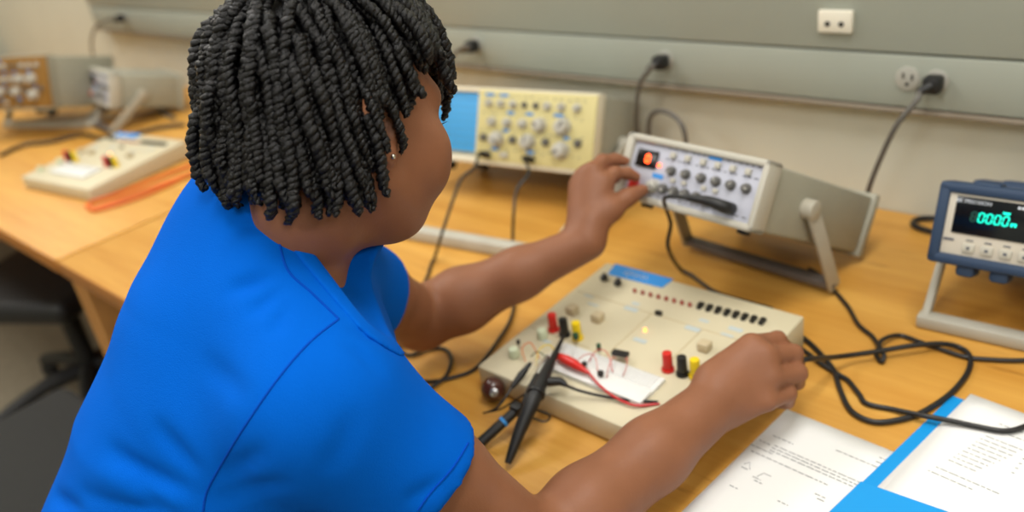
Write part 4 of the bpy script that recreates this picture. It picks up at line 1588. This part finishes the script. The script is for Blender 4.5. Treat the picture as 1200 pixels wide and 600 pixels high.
wparent(rod([b1, at(622, 458, .054), at(614, 476, .046)], [0.0046, 0.0062, 0.0040], M_black, 'boot'), t)
wire([at(612, 472, .045), at(628, 480, .036), at(644, 487, .026), at(638, 494, .020), at(620, 488, .028), at(606, 480, .034)], 0.0014, M_cable, 'ground_lead', 'thin black loop under the probes in front of the board', 'wire')
p = at(580, 468, 0.0)
M_brown = mat('brown_bakelite', rgb(74, 38, 30), rough=0.25, coat=0.4)
t = thing('round_connector', 'round brown connector with a bright metal nut at the board corner', 'connector', p)
MB().sph((0, 0, 0.0165), 0.0165, 24, (1, 1, 1)).build('shell', M_brown, t)
dv = unit(-CF)
MB().cyl(V3(0.002, 0, 0.0155) + dv * 0.012, V3(0.002, 0, 0.0155) + dv * 0.020, 0.0060, n=18, bev=0.001).build('nut', M_silver, t)
wire([at(566, 484, .006), at(585, 480, .010), at(602, 470, .030), at(618, 460, .048)], 0.0013, M_cable, 'ground_lead', 'thin black lead running past the brown connector', 'wire')

# ------------------------------------------------------------------ cables on the bench
Z0 = 0.0042


def flat(pts, z=Z0):
    return [at(q[0], q[1], q[2] if len(q) > 2 else z) for q in pts]


wire(flat([(880, 360), (905, 374), (924, 386), (944, 398), (962, 415), (977, 434), (985, 458), (998, 482), (1022, 494), (1048, 493), (1079, 484), (1113, 462), (1133, 438), (1137, 419), (1126, 408), (1105, 403, .010), (1070, 405, .014), (1027, 412, .014), (983, 418, .022)]) + [P(946, 421, 1.000), P(934, 422, 1.014), P(926, 424, 1.024)], 0.0034, M_cable, 'thick_cable', 'thick black cable looping on the bench back into the right hand', 'cable', 10)
wire(flat([(890, 376), (922, 398), (944, 412), (962, 426), (981, 438), (994, 446), (1007, 462), (1016, 473), (1048, 480), (1081, 487, .011), (1113, 493, .010), (1146, 500, .008), (1178, 505, .008), (1203, 499, .008), (1240, 480)]), 0.0031, M_cable, 'black_cable', 'black cable crossing over the blue folder and its sheets', 'cable', 10)
wire(flat([(948, 315), (962, 324), (992, 357), (1006, 380), (1022, 394), (1029, 406), (1027, 416), (1033, 424), (1036, 416, .010), (1030, 404, .012), (1038, 396, .010), (1055, 393), (1079, 401), (1105, 410), (1131, 418), (1157, 421), (1205, 422), (1260, 415)]), 0.0029, M_cable, 'black_cable', 'black cable with a small knot running from under the generator to the right edge', 'cable', 10)
# generator output lead with its black plug
go = V3(-0.571, 1.164, DESK + 0.01)
def gen_pt(u, v, out):
    y, z = -GD + 0.006 - out, GH * v
    x = -GW / 2 + GW * u
    y2, z2 = y * math.cos(GT) + z * math.sin(GT), -y * math.sin(GT) + z * math.cos(GT)
    a = math.radians(-5.9)
    return go + V3(x * math.cos(a) - y2 * math.sin(a), x * math.sin(a) + y2 * math.cos(a), z2)


g0, g1 = gen_pt(0.83, 0.25, 0.0), gen_pt(0.83, 0.25, 0.020)
g2 = gen_pt(0.60, 0.24, 0.030)
t = thing('signal_lead', 'black lead plugged into the front of the red-lit generator', 'cable', g0)
wparent(rod([g0, g1 - 0.1 * (g1 - g0), gen_pt(0.74, 0.27, 0.028), g2], [0.0075, 0.0085, 0.0070, 0.0034], M_black, 'plug'), t)
wparent(MB().tube(rest([g2, gen_pt(0.48, 0.15, 0.035), P(786, 262, 1.24), P(783, 290, 1.26)] + flat([(800, 318), (838, 342), (872, 353), (905, 362)]), 10, 0.0030), 0.0030, 8).build('cord', M_cable), t)
# oscilloscope leads
def sc_pt(x, y, z):
    y2, z2 = y * math.cos(OT) + z * math.sin(OT), -y * math.sin(OT) + z * math.cos(OT)
    return V3(_rc[0], _rc[1], DESK + _rz + 0.006) + V3(x * math.cos(_yw) - y2 * math.sin(_yw), x * math.sin(_yw) + y2 * math.cos(_yw), z2)


for u, path, lab in ((0.12, [P(556, 196, 1.53), P(541, 209, 1.52), P(531, 234, 1.50), P(519, 270, 1.46)] + flat([(509, 303), (498, 330), (476, 372), (468, 405), (480, 416), (502, 409), (521, 409), (529, 421), (522, 441), (500, 458)]), 'black probe lead from the left connector of the yellow scope'),
                     (0.52, [P(620, 202, 1.52), P(606, 222, 1.50), P(602, 250, 1.48)] + flat([(601, 296), (605, 330), (600, 369), (585, 397), (559, 430), (531, 442), (500, 447), (470, 440)]), 'black probe lead from the right connector of the yellow scope')):
    x_ = -0.058 + 0.258 * u
    s0, s1 = sc_pt(x_, -OD - 0.008, 0.0208), sc_pt(x_, -OD - 0.040, 0.0235)
    t = thing('probe_lead', lab, 'cable', s0)
    wparent(rod([s0, 0.5 * (s0 + s1), s1], [0.0075, 0.0070, 0.0036], M_black, 'plug'), t)
    wparent(MB().tube(rest([s1] + path, 10, 0.0028), 0.0028, 8).build('cord', M_cable), t)
# cords behind the generator and by the meter
wire([atY(760, 160, 1.29), atY(762, 137, 1.28), atY(775, 130, 1.27), atY(792, 138, 1.26), atY(802, 155, 1.25), atY(806, 190, 1.26)], 0.0046, M_gcable, 'mains_cord', 'grey cord arching up behind the red-lit generator', 'cable')
wire(flat([(1130, 276), (1095, 272), (1071, 264), (1075, 257), (1096, 256), (1130, 262)], 0.006), 0.0046, M_cable, 'mains_cord', 'dark cord coil against the wall left of the meter', 'cable')

# ------------------------------------------------------------------ papers
M_paper = mat('paper', rgb(236, 236, 234), rough=0.8, spec=0.2)
M_ink = mat('ink', rgb(120, 122, 126), rough=0.8)
M_folder = mat('blue_folder', rgb(0, 150, 226), rough=0.55)


def sheet(tl, rot, z, label, w=0.216, h=0.279, group=None, curl=0.0, name='paper_sheet'):
    t = thing(name, label, 'paper', (tl[0], tl[1], DESK + z), rot, group)
    n, m_ = 10, 12
    v = [(w * i / n, -h * j / m_, 0.0004 + curl * (i / n - 0.5) ** 2 * (1 - j / m_)) for j in range(m_ + 1) for i in range(n + 1)]
    v += [(a_, b_, c_ - 0.0003) for a_, b_, c_ in v]
    N = (n + 1) * (m_ + 1)
    f = []
    I = lambda i, j: j * (n + 1) + i
    for j in range(m_):
        for i in range(n):
            f.append((I(i, j + 1), I(i + 1, j + 1), I(i + 1, j), I(i, j)))
            f.append((N + I(i, j), N + I(i + 1, j), N + I(i + 1, j + 1), N + I(i, j + 1)))
    for i in range(n):
        f.append((I(i, 0), I(i + 1, 0), N + I(i + 1, 0), N + I(i, 0)))
        f.append((I(i + 1, m_), I(i, m_), N + I(i, m_), N + I(i + 1, m_)))
    for j in range(m_):
        f.append((I(0, j + 1), I(0, j), N + I(0, j), N + I(0, j + 1)))
        f.append((I(n, j), I(n, j + 1), N + I(n, j + 1), N + I(n, j)))
    link_mesh('page', v, f, M_paper, t, True)
    return t


def printing(t, lines, thick=0.0012, seed=1):
    """rows of word-sized dashes; lines = (x, y, length) on the sheet"""
    rr = random.Random(seed)
    b = MB()
    for (x, y, l) in lines:
        c = x
        while c < x + l:
            w_ = min(rr.uniform(0.003, 0.010), x + l - c)
            if w_ > 0.001:
                b.quad([(c, y, 0.0007), (c + w_, y, 0.0007), (c + w_, y + thick, 0.0007), (c, y + thick, 0.0007)])
            c += w_ + 0.0016
    return b.build('print', M_ink, t, smooth=False)


s1 = sheet(at(922, 480), math.radians(-3.5), 0.0004, 'printed white sheet lying flat in front of the right hand')
printing(s1, [(0.012, -0.052, 0.026), (0.022, -0.066, 0.120), (0.022, -0.071, 0.118), (0.022, -0.076, 0.110), (0.004, -0.068, 0.014), (0.000, -0.080, 0.030), (0.006, -0.089, 0.095), (0.080, -0.034, 0.060), (0.122, -0.026, 0.028), (0.122, -0.018, 0.034), (0.012, -0.118, 0.008), (0.030, -0.124, 0.010), (0.034, -0.128, 0.010), (0.095, -0.108, 0.014), (0.100, -0.113, 0.008), (0.018, -0.150, 0.010), (0.070, -0.140, 0.012)], 0.0012, 4)
b = MB()
b.tube([V3(0.034, -0.121, .0009), V3(0.037, -0.112, .0009), V3(0.046, -0.112, .0009)], 0.0003, 5)
b.tube([V3(0.012, -0.112, .0009), V3(0.016, -0.106, .0009), V3(0.022, -0.116, .0009)], 0.0003, 5)
b.build('sketch', M_ink, s1)

FO = at(1116, 465)
FR_ = math.radians(-8.0)
fo = thing('folder', 'bright blue pocket folder holding sheets at the lower right corner', 'folder', (FO[0], FO[1], DESK), FR_)
MB().box((0.118, -0.155, 0.0016), (0.236, 0.310, 0.0014), bev=0.0005).build('back_cover', M_folder, fo)
MB().prism([(0.0, -0.309), (0.236, -0.309), (0.236, -0.150), (0.0, -0.196)], (1, 0, 0), (0, 1, 0), (0, 0, 1), 0.0040, 0.0048).build('pocket', M_folder, fo)
p2 = FO + V3(0.0135, -0.004, 0)
s2 = sheet(p2, math.radians(-7.5), 0.0026, 'printed white sheet in the blue folder, left edge showing beside the blue margin')
s3 = sheet(at(1137, 465), math.radians(-6.0), 0.0032, 'uppermost printed sheet in the folder, set back from the folder margin', curl=0.004)
rows = []
for k in range(9):
    rows.append((0.022, -0.062 - 0.0075 * k, 0.060 - 0.003 * k))
for k in range(5):
    for j in range(5):
        rows.append((0.085 + 0.014 * j, -0.066 - 0.009 * k, 0.003))
rows += [(0.008, -0.034, 0.19), (0.060, -0.046, 0.10), (0.010, -0.080, 0.004), (0.010, -0.094, 0.004), (0.010, -0.108, 0.004), (0.016, -0.140, 0.075), (0.012, -0.150, 0.055)]
printing(s3, rows, 0.0012, 9)

# ------------------------------------------------------------------ far bench
make_generator((-2.727, 1.176, DESK + 0.010), math.radians(-6), 'grey-beige instrument on the far left bench, its long side towards the viewer', False, GW=0.210, GH=0.106, GD=0.225, GT=math.radians(17.5), bail=-0.233, pv=(-0.130, 0.045))
M_amber = mat('amber_panel', rgb(140, 100, 38), rough=0.5, noise=0.05, nscale=30)
sc2 = make_scope((-3.045, 1.000, DESK + 0.030), math.radians(20), 'oscilloscope with an amber panel at the left edge of the photo', M_amber, M_case, OW=0.40, OH=0.160, OD=0.257, OT=math.radians(16.5))
scope_stand(sc2, -0.125, 0.030, OW=0.40, OD=0.257, OT=math.radians(16.5))
# loose cords on the far bench
wire(flat([(128, 128, .05), (138, 105, .10), (160, 98, .12), (180, 110, .08), (190, 132, .01), (205, 140)]), 0.0055, M_gcable, 'mains_cord', 'dark cord arching in front of the far generator', 'cable')
wire(flat([(0, 182), (28, 170), (60, 166), (95, 158), (120, 162), (150, 158), (185, 150), (216, 146)], 0.007), 0.0060, M_cable, 'mains_cord', 'dark cord lying along the left bench behind the far trainer', 'cable')
wire(flat([(104, 240), (112, 246), (160, 232), (200, 215), (232, 198), (240, 190), (228, 192), (190, 206), (140, 226), (104, 238), (112, 243), (170, 222), (226, 203)], 0.006), 0.0045, M_org, 'orange_lead', 'orange test lead coiled beside the far trainer board', 'cable')
# ------------------------------------------------------------------ light: the fluorescent ceiling fixtures of the room
def area(name, loc, sx, sy, w, col=(1.0, 0.985, 0.955)):
    l = bpy.data.lights.new(name, 'AREA')
    l.shape = 'RECTANGLE'
    l.size, l.size_y = sx, sy
    l.energy = w
    l.color = col
    o = bpy.data.objects.new(name, l)
    COL.objects.link(o)
    o.location = loc
    return o


for i, (x, y) in enumerate(((-0.2, 0.5), (-2.2, 0.5), (-4.2, 0.5), (-0.2, -1.5), (-2.2, -1.5), (1.6, -0.4))):
    area('ceiling_lamp', (x, y, HT - 0.03), 0.6, 1.2, 34)
w = bpy.data.worlds.new('world')
SC.world = w
w.use_nodes = True
w.node_tree.nodes['Background'].inputs[0].default_value = (1.0, 0.98, 0.95, 1)
w.node_tree.nodes['Background'].inputs[1].default_value = 0.3
SC.view_settings.view_transform = 'Standard'
SC.view_settings.look = 'None'
SC.view_settings.gamma = 1.0
SC.view_settings.use_curve_mapping = False
SC.view_settings.exposure = -0.35
